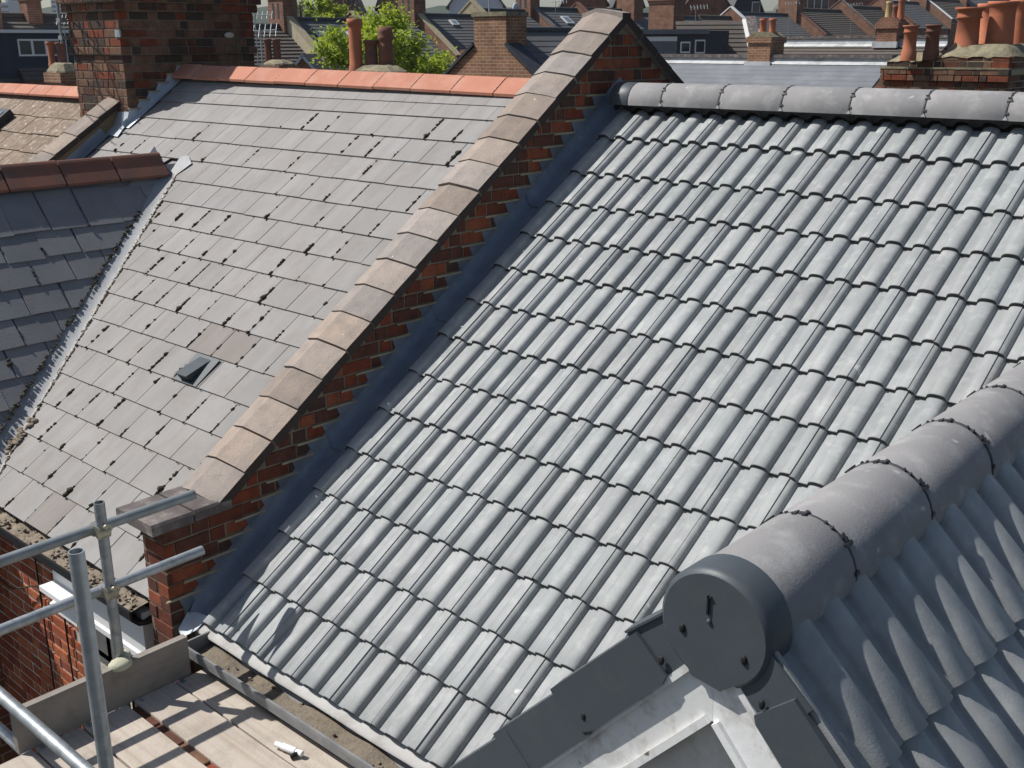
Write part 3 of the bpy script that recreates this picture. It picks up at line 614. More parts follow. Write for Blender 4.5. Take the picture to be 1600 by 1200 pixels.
for i in range(1, 19):
    v = rowY[i]/cS; ln = {1: 0.21, 2: 0.26, 3: 0.36}.get(i, SLn); ph = 0.015 if i % 2 == 0 else 0.171
    vt = (rowY[i-1]/cS if i > 1 else 0.1)
    ext = 0.0 if i < 4 else 0.22
    j0 = int((-6.03-ext-ph)/SW)-2
    for j in range(j0, 1):
        u0 = ph+SW*j; u1 = u0+SW-.0035
        if u0 > -0.60: continue
        lo = -6.03-ext
        if u1 < lo+.02: continue
        if vent_uv[0] > u0 and vent_uv[0] < u1 and v < vent_uv[1] < vt: VENT = (u0, u1, v, vt)
        rect = [(u0, v), (u1, v), (u1, v+ln), (u0, v+ln)]
        isb = any(u0 < q[0] < u1 and v < q[1] < vt for q in brown); mk = M['slate_brown' if isb else 'slate']
        full = u0 >= lo and u1 <= -0.594
        if rowY[i] > -0.95:
            if full and ln == SLn:
                inst('slate', SMb if isb else SM, roofB, SF.p(u0, v+random.uniform(-.003, .003), .009), SF.m() @ jig(.007))
            else: slate_poly(clip(clip(rect, 1, 0, -0.595), -1, 0, -lo), v, SF, mk, roofB)
            keep = True
        else:
            keep = u0 > XV(v) and u1 <= -0.594
            if keep: inst('slate', SMb if isb else SM, roofB, SF.p(u0, v+random.uniform(-.003, .003), .009), SF.m() @ jig(.007))
            else:
                # right of the right valley: u >= -4.49-.92*.596+.065 - a_*v
                pr_ = clip(clip(rect, -1, -a_, 4.49+.92*.596-.065), 1, 0, -0.595)
                if u1 > XV(v+ln) : slate_poly(pr_, v, SF, mk, roofB)
                pl_ = clip(clip(rect, 1, -a_, -4.71+.92*.596-.065), -1, 0, -lo)
                slate_poly(pl_, v, SF, mk, roofB)
        if (rowY[i] > -0.95 or u1 > XV(v)) and u1 < -0.66 and i >= 3 and random.random() < min(.88, .2+.06*i):
            mossline(SF, u1+.0018, v, v+(vt-v)*random.uniform(.55, 1.0), random.uniform(.75, 1.0))
    # a little moss along the lower edges
    for _ in range(int(2+i*1.2)):
        u = random.uniform(-6, -.75)
        if rowY[i] > -.95 or u > XV(v)+.02: moss.blob(SF.p(u, v-.004, .008), random.uniform(.003, .0075), (1.3,.8,.6), 5, 4, .3)
for _ in range(330):                              # clumps along the valley edge
    v = random.uniform(-4.3, -1.3); moss.blob(SF.p(XV(v)+random.uniform(-.02, .012), v, .01), random.uniform(.004, .013), (1,1,.7), 5, 4, .3)
# vent tile
VU, VV = (VENT[0]+VENT[1])/2, VENT[2]
b = MB(); b.box(VENT[0]+.004, VENT[1]-.02, VV+.002, VENT[3]-.01, .012, .017, SF)
vs = [SF.p(VU-.085, VV+.03, .016), SF.p(VU+.055, VV+.03, .016), SF.p(VU+.055, VV+.235, .016), SF.p(VU-.085, VV+.235, .016), SF.p(VU-.085, VV+.02, .078), SF.p(VU+.055, VV+.02, .078), SF.p(VU+.050, VV+.19, .030), SF.p(VU-.080, VV+.19, .030)]
b.add(vs, [(0,1,5,4), (1,2,6,5), (2,3,7,6), (3,0,4,7), (4,5,6,7)]); vt_ = b.obj('roof_vent', M['plastic'], roofB)
b = MB(); b.box(VU-.08, VU+.05, VV+.0225, VV+.027, .020, .052, SF); b.obj('vent_grille', M['black'], vt_)
# terracotta ridge
def angle_ridge(L_, rr=0.0, key='terra', hw=0.175, hh=0.125):
    b = MB(); t = .02
    pr = [(-hw, -hh-.012), (-hw-.004, -hh+.010), (-.045, -.018), (-.02, -.004), (0, 0.0), (.02, -.004), (.045, -.018), (hw+.004, -hh+.010), (hw, -hh-.012), (hw-.012, -hh-.012), (0, -.035), (-hw+.012, -hh-.012)]
    if rr: pr = [(-hw, -hh-.012), (-hw-.004, -hh+.010), (-.042, -.022), (-.030, .010), (-.015, .026), (0, .032), (.015, .026), (.030, .010), (.042, -.022), (hw+.004, -hh+.010), (hw, -hh-.012), (hw-.012, -hh-.012), (0, -.045), (-hw+.012, -hh-.012)]
    b.prism(pr, 0, L_, Fr((0,0,0), (0,1,0), (1,0,0), (0,0,1)), 'xz')
    return b.mesh('ridge_tile', M[key])
AR = angle_ridge(0.464); x = -0.90
mj = MB()
while x > -5.75:
    tz = 0.210+0.012*(-x-0.9)
    inst('ridge_tile', AR, roofB, (x-0.46, 0.17, tz+random.uniform(-.003, .004)), Matrix.Rotation(0.012, 3, 'Y') @ Matrix.Rotation(random.uniform(-.008, .008), 3, 'Z'))
    for q in range(5): mj.blob((x+.006, 0.17-.17+.03*q, tz-.115+.022*q), random.uniform(.006, .011), (.6,1,.8), 5, 4, .3)
    x -= 0.475
inst('ridge_tile', AR, roofB, (-1.0, 0.17, 0.207)); inst('ridge_tile', angle_ridge(0.30), roofB, (-6.03, 0.17, 0.270))
o = mj.obj('ridge_bedding', M['mortar_pale'], roofB)
b = MB(); b.prism([(.03, .05), (.035, .09), (.30, .09), (.31, .05)], -6.03, -.66, WORLD, 'yz'); b.obj('ridge_mortar', M['slate_dark'], roofB)
# ---------------------------------------------------------------- its front gable (shaded slope, valley)
gx, gz = -4.60, -0.56
b = MB(); b.prism([(gx, gz-.03), (gx+1.75, gz-.03-1.75*tt), (gx+1.75, -3.0), (gx-1.62, -3.0), (gx-1.62, gz-.03-1.62*tt)], -4.3, -0.7, WORLD, 'xz'); gabB = b.obj('gable_roof', M['slate_dark'], hB)
b = MB(); b.box(gx-1.5, gx+1.5, -4.2, -3.4, GZ, -2.6); b.obj('gable_wall', M['bgbrick'], hB)
LF = slope_frame((gx,0,gz), '+X', GP); cG = math.cos(GP)
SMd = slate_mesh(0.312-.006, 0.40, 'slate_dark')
for r_ in range(0, 10):
    v = -0.586-0.247*(r_-0) if r_ else -0.586
    ln = 0.36 if r_ == 0 else 0.40
    for j in range(-8, 9):
        u0 = -2.0+0.315*j+(0.155 if r_ % 2 else 0)+random.uniform(-.008, .008); u1 = u0+0.306
        if u0 < -4.3: continue
        # valley: u <= -.92-(-.11-cG*v)/.596-.10
        k0 = -.92+.11/.596-.20
        rect = [(u0, v), (u1, v), (u1, v+ln), (u0, v+ln)]
        if u1 <= k0+cG*v/.596-.02: inst('slate', SMd, gabB, LF.p(u0, v+random.uniform(-.008, .008), .009+random.uniform(0, .004)), LF.m() @ jig(.018))
        else: slate_poly(clip(rect, 1, -cG/.596, k0), v, LF, M['slate_dark'], gabB)
        if random.random() < .5 and u1 < k0+cG*v/.596: mossline(LF, u1+.003, v, v+.2, .5)
for _ in range(260):
    v = random.uniform(-2.6, -.5); moss.blob(LF.p(-.92+.11/.596-.20+cG*v/.596+random.uniform(-.03, .02), v, .012), random.uniform(.004, .014), (1,1,.7), 5, 4, .3)
o = moss.obj('moss', M['moss'], roofB); o['kind'] = 'stuff'
AO = angle_ridge(0.475, 1, 'terra_old', 0.155, 0.165)
for i in range(7):
    inst('ridge_tile', AO, gabB, (gx, -1.06-0.49*i-0.475, gz+0.055+random.uniform(-.004, .006)), rY)
b = MB()
for i in range(7):
    for q in range(8): b.blob((gx+.02+.018*q, -1.06-.49*i+.007+random.uniform(-.006, .006), gz+.035-.02*q), random.uniform(.006, .013), (1,.9,.8), 5, 4, .3)
b.obj('ridge_bedding', M['moss'], gabB)
# valley lead + mortar fillet
b = MB(); vs = []; n = 30
for i in range(n+1):
    y = -1.02-2.6*i/n; xv = -4.49-(y+.92)*0.596; zv = .05+y*ts-.012
    for (d, e) in ((-.30, 'g'), (-.15, 'g'), (0, '0'), (.05, 'm'), (.10, 'm')):
        X_ = xv+d
        Z_ = (gz-.018-(X_-gx)*tt) if e == 'g' else (zv+.002 if e == '0' else .05+y*ts-.010)
        if e == 'g': Z_ = max(Z_, zv); 
        vs.append((X_, y, Z_))
b.add(vs, [(5*i+j, 5*i+5+j, 5*i+6+j, 5*i+1+j) for i in range(n) for j in range(4)], True); b.obj('valley_lead', M['lead_mid'], roofB)
b = MB(); pts = [SF.p(XV(v)+random.uniform(-.012, .004), v, .008+random.uniform(-.004, .004)) for v in [-1.15-3.2*i/170 for i in range(171)]]
b.tube(pts, [random.choice((.005, .008, .011, .014, .018))*random.uniform(.7, 1.1) for _ in pts], 6); b.obj('valley_mortar', M['mortar_pale'], roofB)
b = MB()
for _ in range(40):
    p_ = SF.p(XV(-4.0)+random.uniform(-.09, .05), -4.02+random.uniform(-.16, .16), .012); b.blob(p_, random.uniform(.012, .035), (1,1,.6), 6, 4, .35)
b.obj('loose_mortar', M['grit'], roofB)
b = MB(); vs = [SF.p(-4.50, -1.06, .05), SF.p(-4.44, -1.02, .03), SF.p(-4.30, -1.10, .016), SF.p(-4.36, -1.28, .016), SF.p(-4.46, -1.24, .03)]
b.add(vs, [(0,4,1), (1,4,3,2)], True); b.obj('saddle_lead', M['lead_mid'], roofB)
# ---------------------------------------------------------------- eaves, gutter and front wall of the slate house
b = MB(); gp2 = [(y+.015, z+.055) for y, z in gp]
b.prism([(y-.03, z+.02) for y, z in gp], -3.4, -0.61, WORLD, 'yz'); gutB = b.obj('gutter', M['black'], hB)
b = MB(); vs = []; n = 60
for i in range(n+1):
    x = -3.3+2.64*i/n; h = .014*math.sin(i*1.1)+random.uniform(-.01, .012)
    vs += [(x, -3.635, -2.578+h), (x, -3.71, -2.59+h), (x, -3.795, -2.60+h*.5)]
b.add(vs, [(3*i+j, 3*i+3+j, 3*i+4+j, 3*i+1+j) for i in range(n) for j in (0, 1)], True)
for _ in range(260): b.blob((random.uniform(-2.9, -.68), random.uniform(-3.78, -3.66), -2.583+random.uniform(-.01, .008)), random.uniform(.005, .014), (1.2,1,.7), 5, 4, .35)
o = b.obj('gutter_silt', M['grit'], gutB); o['kind'] = 'stuff'
lay(hB, 'brick_wall', (0,-3.655,-4.6), (1,0,0), (0,-1,0), -5.4, -2.66, lambda a, c: (-3.5, -0.60), ch=0.0825, joint=.014,
    skip=lambda s, z: (-1.62 < s < -0.86 and z < -2.92))
b = MB(); b.prism([(-3.725, -2.63), (-3.725, -2.90), (-3.74, -2.91), (-3.74, -2.945), (-3.66, -2.945), (-3.66, -2.63)], -1.78, -0.66, WORLD, 'yz'); b.obj('lintel', M['white'], hB)
b = MB(); b.prism([(-3.83, -2.80), (-3.83, -2.835), (-3.81, -2.855), (-3.77, -2.87), (-3.75, -2.895), (-3.75, -2.93), (-3.78, -2.945), (-3.78, -2.98), (-3.66, -2.98), (-3.66, -2.80)], -1.76, -1.40, WORLD, 'yz')
b.obj('stone_corbel', M['white'], hB)
b = MB(); b.box(-1.62, -.86, -3.63, -3.61, -4.6, -2.93); b.obj('window_pane', M['glass'], hB)
for (x0, x1, z0, z1) in ((-1.30, -1.25, -4.6, -2.93), (-1.06, -1.02, -4.6, -2.93), (-.92, -.86, -4.6, -2.93), (-1.62, -.86, -3.0, -2.93), (-1.62, -.86, -3.24, -3.20)):
    b = MB(); b.box(x0, x1, -3.655, -3.625, z0, z1); b.obj('window_frame', M['gutter'], hB)
b = MB(); b.tube([(-2.9, -3.70, -3.15), (-2.5, -3.72, -3.13), (-2.10, -3.67, -2.98)], .006, 5); b.tube([(-2.10, -3.66, -2.98), (-2.08, -3.71, -2.97)], .012, 6); b.obj('wall_cable', M['moss'], hB)
for x_ in (-2.15, -1.82):
    b = MB(); b.tube([(x_, -3.675, -4.8), (x_+.01, -3.68, -3.3), (x_+.005, -3.675, -2.75)], .006, 6); b.obj('wall_cable', M['black'], hB)

# ================================================================ BIG CHIMNEY between the slate house and its neighbour
ch = thing('chimney_stack', 'large sooty brick chimney stack with lead flashing at the slate roof', 'chimney', (-6.55,.26,GZ))
b = MB(); CX0, CX1, CY0, CY1 = -7.08, -6.03, -0.53, 1.06
for (z0, z1, e) in ((GZ, .365, 0), (.365, .445, .028), (.445, .795, .012), (.795, .88, .05), (.88, .965, .085), (.965, 1.42, .02), (1.42, 1.58, .07)):
    b.box(CX0-e+.007, CX1+e-.007, CY0-e+.007, CY1+e-.007, z0, z1)
b.obj('mortar_core', M['mortar_soot'], ch)
for (z0, n_, e) in ((-.875, 15, 0), (.365, 1, .028), (.445, 4, .012), (.795, 1, .05), (.88, 1, .085), (.965, 5, .02), (1.42, 2, .07)):
    chh = {15: .0827, 1: .082, 4: .0868, 5: .09, 2: .08}[n_]
    lay(ch, 'brick_old', (0, CY0-e+.007, z0), (1,0,0), (0,-1,0), z0, z0+n_*chh, lambda a, c: (CX0-e, CX1+e), ch=chh)
    lay(ch, 'brick_old', (CX1+e-.007, 0, z0), (0,1,0), (1,0,0), z0, z0+n_*chh, lambda a, c: (CY0-e+.10, CY1+e), ch=chh)
b = MB(); b.prism([(CX0-.07, 1.58), (CX1+.07, 1.58), (CX1-.15, 1.72), (CX0+.15, 1.72)], CY0, CY1, WORLD, 'xz'); b.obj('flaunching', M['flaunch'], ch)
for yy in (-.2, .26, .72):
    for xx in (-6.8, -6.32):
        b = MB(); b.lathe((xx, yy, 1.66), [(.15, 0), (.135, .06), (.125, .45), (.15, .47), (.15, .55), (.12, .56), (.11, .5)], 18); b.obj('chimney_pot', M['pot'], ch)
# stepped pale lead up the roof side and an apron in front
for i in range(6):
    y0 = -.55+.118*i; z0 = SF.p(0, y0/cS, 0).z
    b = MB(); b.prism([(y0, z0+.085+.02), (y0+.03, z0+.165), (y0+.15, z0+.165), (y0+.15, z0+.07), (y0, z0-.02)], -6.024, -6.016, WORLD, 'yz'); b.obj('flashing_step', M['lead_new'], ch)
    b = MB(); b.box(-6.028, -6.012, y0+.02, y0+.155, z0+.165, z0+.182, WORLD, .003); b.obj('pointing', M['mortar'], ch)
b = MB(); vs = []
for i in range(11):
    v = -.72+1.0*i/10; vs += [SF.p(-6.018, v, .075), SF.p(-6.012, v, .022), SF.p(-5.93, v, .019)]
b.add(vs, [(3*i+j, 3*i+1+j, 3*i+4+j, 3*i+3+j) for i in range(10) for j in (0, 1)], True)
vs = [Vector((-6.25, CY0-.006, -.20)), Vector((-6.01, CY0-.006, -.19)), SF.p(-6.01, -.70, .03), SF.p(-6.25, -.70, .03), SF.p(-5.97, -.86, .018), SF.p(-6.25, -.84, .018)]
b.add(vs, [(0,3,2,1), (3,5,4,2)], True); b.obj('lead_apron', M['lead_new'], ch)
b = MB(); b.blob((-6.012, .74, .56), .062, (.16,1,.5), 14, 6, .05); b.obj('vent_disc', M['mortar_pale'], ch)
b = MB(); b.box(-6.10, -6.005, CY0-.022, CY0-.004, .54, .61); b.obj('metal_bracket', M['galv'], ch)
# aerial fixed to the stack (its shadow falls on the slates)
ae = thing('tv_aerial', 'silver aerial array fixed to the big sooty chimney stack', 'aerial', (-7.16,-.6,.5))
b = MB(); b.tube([(-7.15, -.60, .48), (-7.15, -.60, 1.75)], .016, 8); b.obj('mast', M['galv'], ae)
b = MB(); b.tube([(-7.45, -1.55, 1.50), (-7.15, -.62, 1.66)], .012, 8); b.obj('boom', M['galv'], ae)
for k in range(6):
    p_ = Vector((-7.45, -1.55, 1.50)).lerp(Vector((-7.15, -.62, 1.66)), k/5.5); d_ = Vector((.95, -.3, 0))
    b = MB(); b.tube([p_-d_*.2, p_+d_*.2], .006, 6); b.obj('element', M['galv'], ae)
b = MB(); b.tube([(-7.62, -1.2, 1.30), (-7.15, -.61, 1.42)], .012, 8); b.obj('boom', M['galv'], ae)
for k in range(5):
    p_ = Vector((-7.62, -1.2, 1.30)).lerp(Vector((-7.15, -.61, 1.42)), k/5); b = MB(); b.tube([p_-d_*.16, p_+d_*.16], .006, 6); b.obj('element', M['galv'], ae)
for z_ in (.52, .70):
    b = MB(); b.box(-7.16, -7.08, -.63, -.55, z_, z_+.04); b.obj('bracket', M['galv'], ae)

# ================================================================ NEIGHBOUR BEYOND THE CHIMNEY
hC = thing('terraced_house', 'terraced house with lichened brown tiles beyond the big chimney', 'house', (-9.5,0,GZ))
CO = -0.19; CF = slope_frame((0,0,CO), '-Y', SP)
b = MB(); b.prism([(-3.6, CO-3.6*ts-.03), (0.1, CO+.1*ts-.03), (4, CO+.1*ts-3.9*ts-.03), (4, -3.1), (-3.5, -3.1)], -12.2, -6.50, WORLD, 'yz'); roofC = b.obj('roof', M['oldtile'], hC)
b = MB(); b.box(-12.2, -6.5, -3.45, 4, GZ, -3.0); b.obj('wall', M['bgbrick'], hC)
OT = slate_mesh(0.328, 0.42, 'oldtile')
for i in range(12):
    for j in range(17):
        u0 = -6.52-0.332*(j+1)+(0.16 if i % 2 else 0)
        if u0+.33 > -6.49 or u0 < -12.1: continue
        inst('roof_tile', OT, roofC, CF.p(u0, -.02-.30*(i+1)+random.uniform(-.006, .006), .02+random.uniform(0, .006)), CF.m() @ jig(.01))
AT = angle_ridge(0.44, 0, 'terra', .15, .115)
x = -6.55
for i in range(12):
    inst('ridge_tile', AT, roofC, (-7.52-.452*i, .1, -.03+random.uniform(-.004, .004)+.02), None)
p_ = onF(10, 190, CF)
b = MB(); b.box(p_[0]-.55, p_[0]+.12, p_[1]-.6, p_[1]+.10, .03, .12, CF); skl = b.obj('roof_window', M['darkwood'], roofC)
b = MB(); b.box(p_[0]-.48, p_[0]+.05, p_[1]-.53, p_[1]+.04, .121, .128, CF); b.obj('pane', M['skyglass'], skl)
# its raked parapet next to the slates
pl = thing('parapet_wall', 'low mossy rendered party wall with brown coping running up to the big chimney', 'wall', (-6.38,-2,GZ))
PZ = lambda y: -0.131+0.655*(y+.60)
b = MB(); b.prism([(-3.75, GZ), (-3.75, PZ(-3.75)-.05), (-.52, PZ(-.52)-.05), (-.52, GZ)], -6.49, -6.252, WORLD, 'yz'); b.obj('wall', M['render'], pl)
fp = slope_frame((-6.365, -.52, PZ(-.52)), '-Y', math.atan(.655)); cl = coping_mesh(0.30, 0.33)
for i in range(13): inst('coping_stone', cl, pl, fp.p(0, -.306*(i+1), random.uniform(-.004, .004)), fp.m() @ jig(.01))
b = MB(); vs = []
for i in range(12):
    v = -.84-.32*i; vs += [SF.p(-6.249, v, .10), SF.p(-6.245, v, .028), SF.p(-6.14, v, .022)]
b.add(vs, [(3*i+j, 3*i+3+j, 3*i+4+j, 3*i+1+j) for i in range(11) for j in (0, 1)], True); b.obj('lead_flashing', M['lead'], pl)

# ================================================================ SCAFFOLD
def tube_thing(p, q, label, key='galv', name='scaffold_tube', group=None, r=.0262):
    b = MB(); b.tube([p, q], r, 20, hollow=.84); o = b.obj(name, M[key]); return tag(o, label, 'scaffold tube', group)
tube_thing((-.12,-3.63,-1.765), (-.12,-6.2,-1.79), 'dull grey upper handrail tube ending above the brick pier', 'galv_dull')
tube_thing((-.12,-3.615,-2.093), (-.12,-6.2,-2.125), 'bright lower guardrail tube ending beside the brick pier')
tube_thing((-.068,-4.165,-1.62), (-.068,-4.165,-3.2), 'short upright scaffold post carrying two clamped rails')
tube_thing((1.40,-4.95,-1.105), (1.44,-4.95,GZ), 'thick upright scaffold post with open top standing free of clamps')
tube_thing((-1.4,-4.905,-2.115), (2.6,-4.905,-2.115), 'bright guardrail tube running along the outside of the boards')
tube_thing((-1.4,-4.62,-2.86), (2.6,-4.62,-2.86), 'low ledger tube beneath the scaffold boards', 'galv')
def coupler(p, a, c, label):
    """two half clamps back to back: a along x? tubes a and c are unit directions"""
    t = thing('scaffold_coupler', label, 'coupler', p); p = Vector(p); a, c = Vector(a), Vector(c); n = a.cross(c)
    for d, off in ((a, -.026), (c, .026)):
        q = p+n*off; b = MB(); b.tube([q-d*.027, q+d*.027], .034, 16); o = b.obj('clamp', M['zinc'], t)
        e = d.cross(n)
        b = MB(); b.box(-.012, .012, -.05, .05, -.03, .03, Fr(q, e, d*0.4, n)); b.tube([q+e*.034-n*.03, q+e*.04+n*.045], .007, 8); b.tube([q+e*.04+n*.034, q+e*.04+n*.05], .014, 6); b.obj('bolt', M['zinc'], o)
coupler((-.094,-4.165,-1.775), (0,0,1), (0,-1,0), 'zinc coupler joining the upper handrail to the short post')
coupler((-.094,-4.165,-2.105), (0,0,1), (0,-1,0), 'zinc coupler joining the lower guardrail to the short post')
coupler((-.068,-4.60,-2.85), (1,0,0), (0,0,1), 'grimy coupler on the ledger tube below the toe board end')
# boards
BY = [(-3.915, -3.675), (-4.150, -3.925), (-4.425, -4.190), (-4.660, -4.435), (-4.895, -4.670)]
bd = ['scaffold board closest to the gutter', 'scaffold board, second out from the gutter', 'scaffold board just outside the brick strip', 'scaffold board, second outside the brick strip', 'scaffold board on the outer edge of the deck']
for i, (y0, y1) in enumerate(BY):
    b = MB(); n = 14; x0, x1 = .004, 3.9; vs = []
    for k in range(n+1):
        x = x0+(x1-x0)*k/n; s_ = .003*math.sin(k*1.3+i)
        for (y, z) in ((y0, -2.735), (y0, -2.702), (y0+.004, -2.698), (y1-.004, -2.698), (y1, -2.702), (y1, -2.735)): vs.append((x, y+s_*.5, z+s_*(1 if i % 2 else .5)+(.004 if i == 1 else 0)))
    b.add(vs, [(6*k+j, 6*k+(j+1) % 6, 6*k+6+(j+1) % 6, 6*k+6+j) for k in range(n) for j in range(6)]); b.add(vs[:6], [(0,1,2,3,4,5)]); b.add(vs[-6:], [(5,4,3,2,1,0)])
    o = b.obj('scaffold_board', M['board']); tag(o, 'pale '+bd[i], 'board', 'scaffold boards of the working platform')
    for xx in (.03,):
        for yy in (y0+.03,):
            b = MB(); b.box(xx-.02, xx+.012, y0+.02, y0+.035, -2.700, -2.690); b.obj('end_hoop', M['galv'], o)
tb = MB(); tb.box(-.040, -.002, -4.73, -3.82, -2.70, -2.473, WORLD, .002); tag(tb.obj('toe_board', M['toe']), 'weathered grey toe board standing across the end of the deck', 'board')
b = MB()
b.blob((-.02, -4.185, -2.476), .055, (.9,1.15,.55), 16, 9, .05); b.blob((-.075, -4.14, -2.462), .038, (1,1,.5), 12, 7, .08)
M['rag'] = mat('pale_foam', [(0.55, 0.54, 0.40), (0.46, 0.45, 0.33)], rough=0.95, nscale=14, bump=.4, bscale=40)
tag(b.obj('foam_wrap', M['rag']), 'pale yellowish foam wrapped round the foot of the short post', 'foam wrap')
# a strip of brickwork seen in the gap between boards
lw = thing('low_wall', 'narrow strip of brickwork showing in the gap between scaffold boards', 'wall', (1.5,-4.17,GZ))
b = MB(); b.box(.02, 3.8, -4.26, -4.06, GZ, -2.80); b.obj('mortar_core', M['mortar'], lw)
lay(lw, 'brick_wall', (0,-4.165,-2.80), (1,0,0), (0,0,1), -2.80, -2.79, lambda a, c: (.03, 3.8), ch=.083, proud=.012, bl=.222, hl=.222) if False else None
for k in range(17):
    inst('brick', brick_mesh(.21, .10, .06, 'brick_old' if k % 3 else 'brick'), lw, (.14+.222*k, -4.168+random.uniform(-.004, .004), -2.742+random.uniform(-.004, .004)), Matrix.Rotation(rad(-90), 3, 'X'))
# white plastic offcut lying on the boards
pc = thing('pipe_offcut', 'small white plastic pipe offcut with black end lying on the boards', 'pipe', (.93,-3.92,-2.69))
p0 = onZ(441, 1166, -2.675); p1 = onZ(462, 1174, -2.675)
b = MB(); b.tube([p0, p1], .017, 14, hollow=.8); b.obj('pipe', M['white'], pc)
b = MB(); b.tube([p1, p1+(p1-p0)*.25, p1+(p1-p0)*.3+Vector((-.02,-.04,-.01))], .012, 10); b.obj('plug', M['black'], pc)

# ================================================================ BACKGROUND: rows of houses behind
def pot(parent, px, pb, ptop, wpx, d, key='pot', style=0):
    base, top = at(px, pb, d), at(px, ptop, d); h = (top.z-base.z)/0.97; r = wpx/FPX*d/2; b = MB()
    pr = {0: [(r*.98, -.1), (r*.98, .02), (r*.86, h*.06), (r*.80, h*.8), (r*.82, h*.86), (r*.98, h*.88), (r, h*.93), (r, h), (r*.8, h), (r*.74, h*.9)],
          1: [(r*.95, -.1), (r*.93, h*.45), (r, h*.5), (r, h*.56), (r*.86, h*.6), (r*.86, h*.66), (r, h*.7), (r, h*.76), (r*.88, h*.8), (r*.95, h*.86), (r*.8, h), (r*.6, h), (r*.6, h*.9)],
          2: [(r, -.1), (r*.97, .02), (r*.85, h*.1), (r*.78, h*.72), (r*.95, h*.75), (r*.84, h*.79), (r*.86, h*.92), (r*1.05, h*.95), (r*1.05, h), (r*.85, h), (r*.78, h*.9)],
          3: [(r, -.1), (r*.95, .02), (r*.86, h*.7), (r*.9, h*.9), (r*1.05, h*.93), (r*1.05, h), (r*.85, h), (r*.8, h*.9)]}[style]
    b.lathe((base.x, base.y, base.z), pr, 22); return b.obj('chimney_pot', M[key], parent)
def stepped_slope(b, fr, u0, u1, L_, gauge, t=.02):
    n = max(1, int(L_/gauge))
    for k in range(n):
        v0, v1 = -gauge*(k+1), -gauge*k
        b.add([fr.p(u0, v0, 0), fr.p(u1, v0, 0), fr.p(u1, v1, -t), fr.p(u0, v1, -t), fr.p(u0, v0, -t-.03), fr.p(u1, v0, -t-.03)], [(0,1,2,3), (4,5,1,0), (0,3,4), (1,5,2)])
def far_chimney(h, x0, x1, y0, y1, z0, z1, key='bgbrick', pots=0, potkey='pot', cap='flaunch', slots=False):
    b = MB(); b.box(x0, x1, y0, y1, z0, z1-.45); b.box(x0-.05, x1+.05, y0-.05, y1+.05, z1-.45, z1-.30); b.box(x0-.10, x1+.10, y0-.10, y1+.10, z1-.30, z1-.12)
    c_ = b.obj('chimney', M[key], h)
    b = MB(); b.box(x0-.06, x1+.06, y0-.06, y1+.06, z1-.12, z1); b.obj('chimney_cap', M[cap], c_)
    if slots:
        for q in (.33, .67):
            b = MB(); X_ = x0+(x1-x0)*q; b.box(X_-.10, X_+.10, y0-.005, y0+.02, z1-1.5, z1-.62); b.obj('recess', M['darkwood'], c_)
    for k in range(pots):
        xx = x0+(x1-x0)*(k+.5)/pots; b = MB(); b.lathe((xx, (y0+y1)/2+random.uniform(-.1, .1), z1-.02), [(.15, 0), (.13, .08), (.12, .5), (.15, .52), (.15, .6), (.1, .6)], 12); b.obj('chimney_pot', M[potkey], c_)
    return c_
def far_house(label, xr, y0, y1, zr, key='bgslate', wall='bgbrick', half=4.0, pitch=36, gauge=.32, parapet=None, group='far terrace beyond the gardens'):
    h = thing('terraced_house', label, 'house', (xr, (y0+y1)/2, GZ), group); t = math.tan(rad(pitch)); ze = zr-half*t
    b = MB(); b.prism([(xr-half+.2, GZ), (xr+half-.2, GZ), (xr+half-.2, ze+.05), (xr, zr-.12), (xr-half+.2, ze+.05)], y0+.15, y1-.15, WORLD, 'xz'); b.obj('wall', M[wall], h)
    b = MB(); stepped_slope(b, slope_frame((xr,0,zr), '+X', rad(pitch)), y0, y1, half/math.cos(rad(pitch)), gauge, .06 if key == 'bgbrown' else .025); stepped_slope(b, slope_frame((xr,0,zr), '-X', rad(pitch)), -y1, -y0, half/math.cos(rad(pitch)), gauge)
    rf = b.obj('roof', M[key], h)
    b = MB(); b.tube([(xr, y0+.1, zr), (xr, y1-.1, zr)], .13, 10); b.obj('ridge', M['darkwood' if key == 'bgslate' else 'bgbrown'], rf)
    if parapet:
        up, wk, ck = parapet
        b = MB(); b.prism([(xr-half, ze+up-.1), (xr, zr+up), (xr+half, ze+up-.1), (xr+half, ze-1.2), (xr-half, ze-1.2)], y0-.17, y0+.17, WORLD, 'xz'); b.obj('party_wall', M[wk], h)
        b = MB()
        for sg in (-1, 1):
            V = Fr((xr, y0, zr+up), (math.cos(rad(pitch))*sg, 0, -math.sin(rad(pitch))), (0,1,0), (math.sin(rad(pitch))*sg, 0, math.cos(rad(pitch))))
            b.box(-.02, half/math.cos(rad(pitch)), -.22, .22, -.02, .07, V)
        b.obj('coping', M[ck], h)
    return h, rf
def velux(rf, xr, zr, y0, y1, s0, s1, pitch=36, key='skyglass'):
    f = slope_frame((xr,0,zr), '+X', rad(pitch)); b = MB(); b.box(y0, y1, -s1, -s0, .02, .10, f); o = b.obj('roof_window', M['white'], rf)
    b = MB(); b.box(y0+.08, y1-.08, -s1+.08, -s0-.08, .101, .11, f); b.obj('pane', M[key], o)
def window(parent, pts_fr, x0, x1, z0, z1, key='white', n=1):
    b = MB(); fr = pts_fr; b.box(x0, x1, -.04, .02, z0, z1, fr); f = b.obj('window', M[key], parent); w_ = (x1-x0)/n
    for k in range(n):
        b = MB(); b.box(x0+w_*k+.07, x0+w_*(k+1)-.05, -.052, -.041, z0+.08, z1-.08, fr); b.obj('pane', M['glass'], f)
XR = -49.1
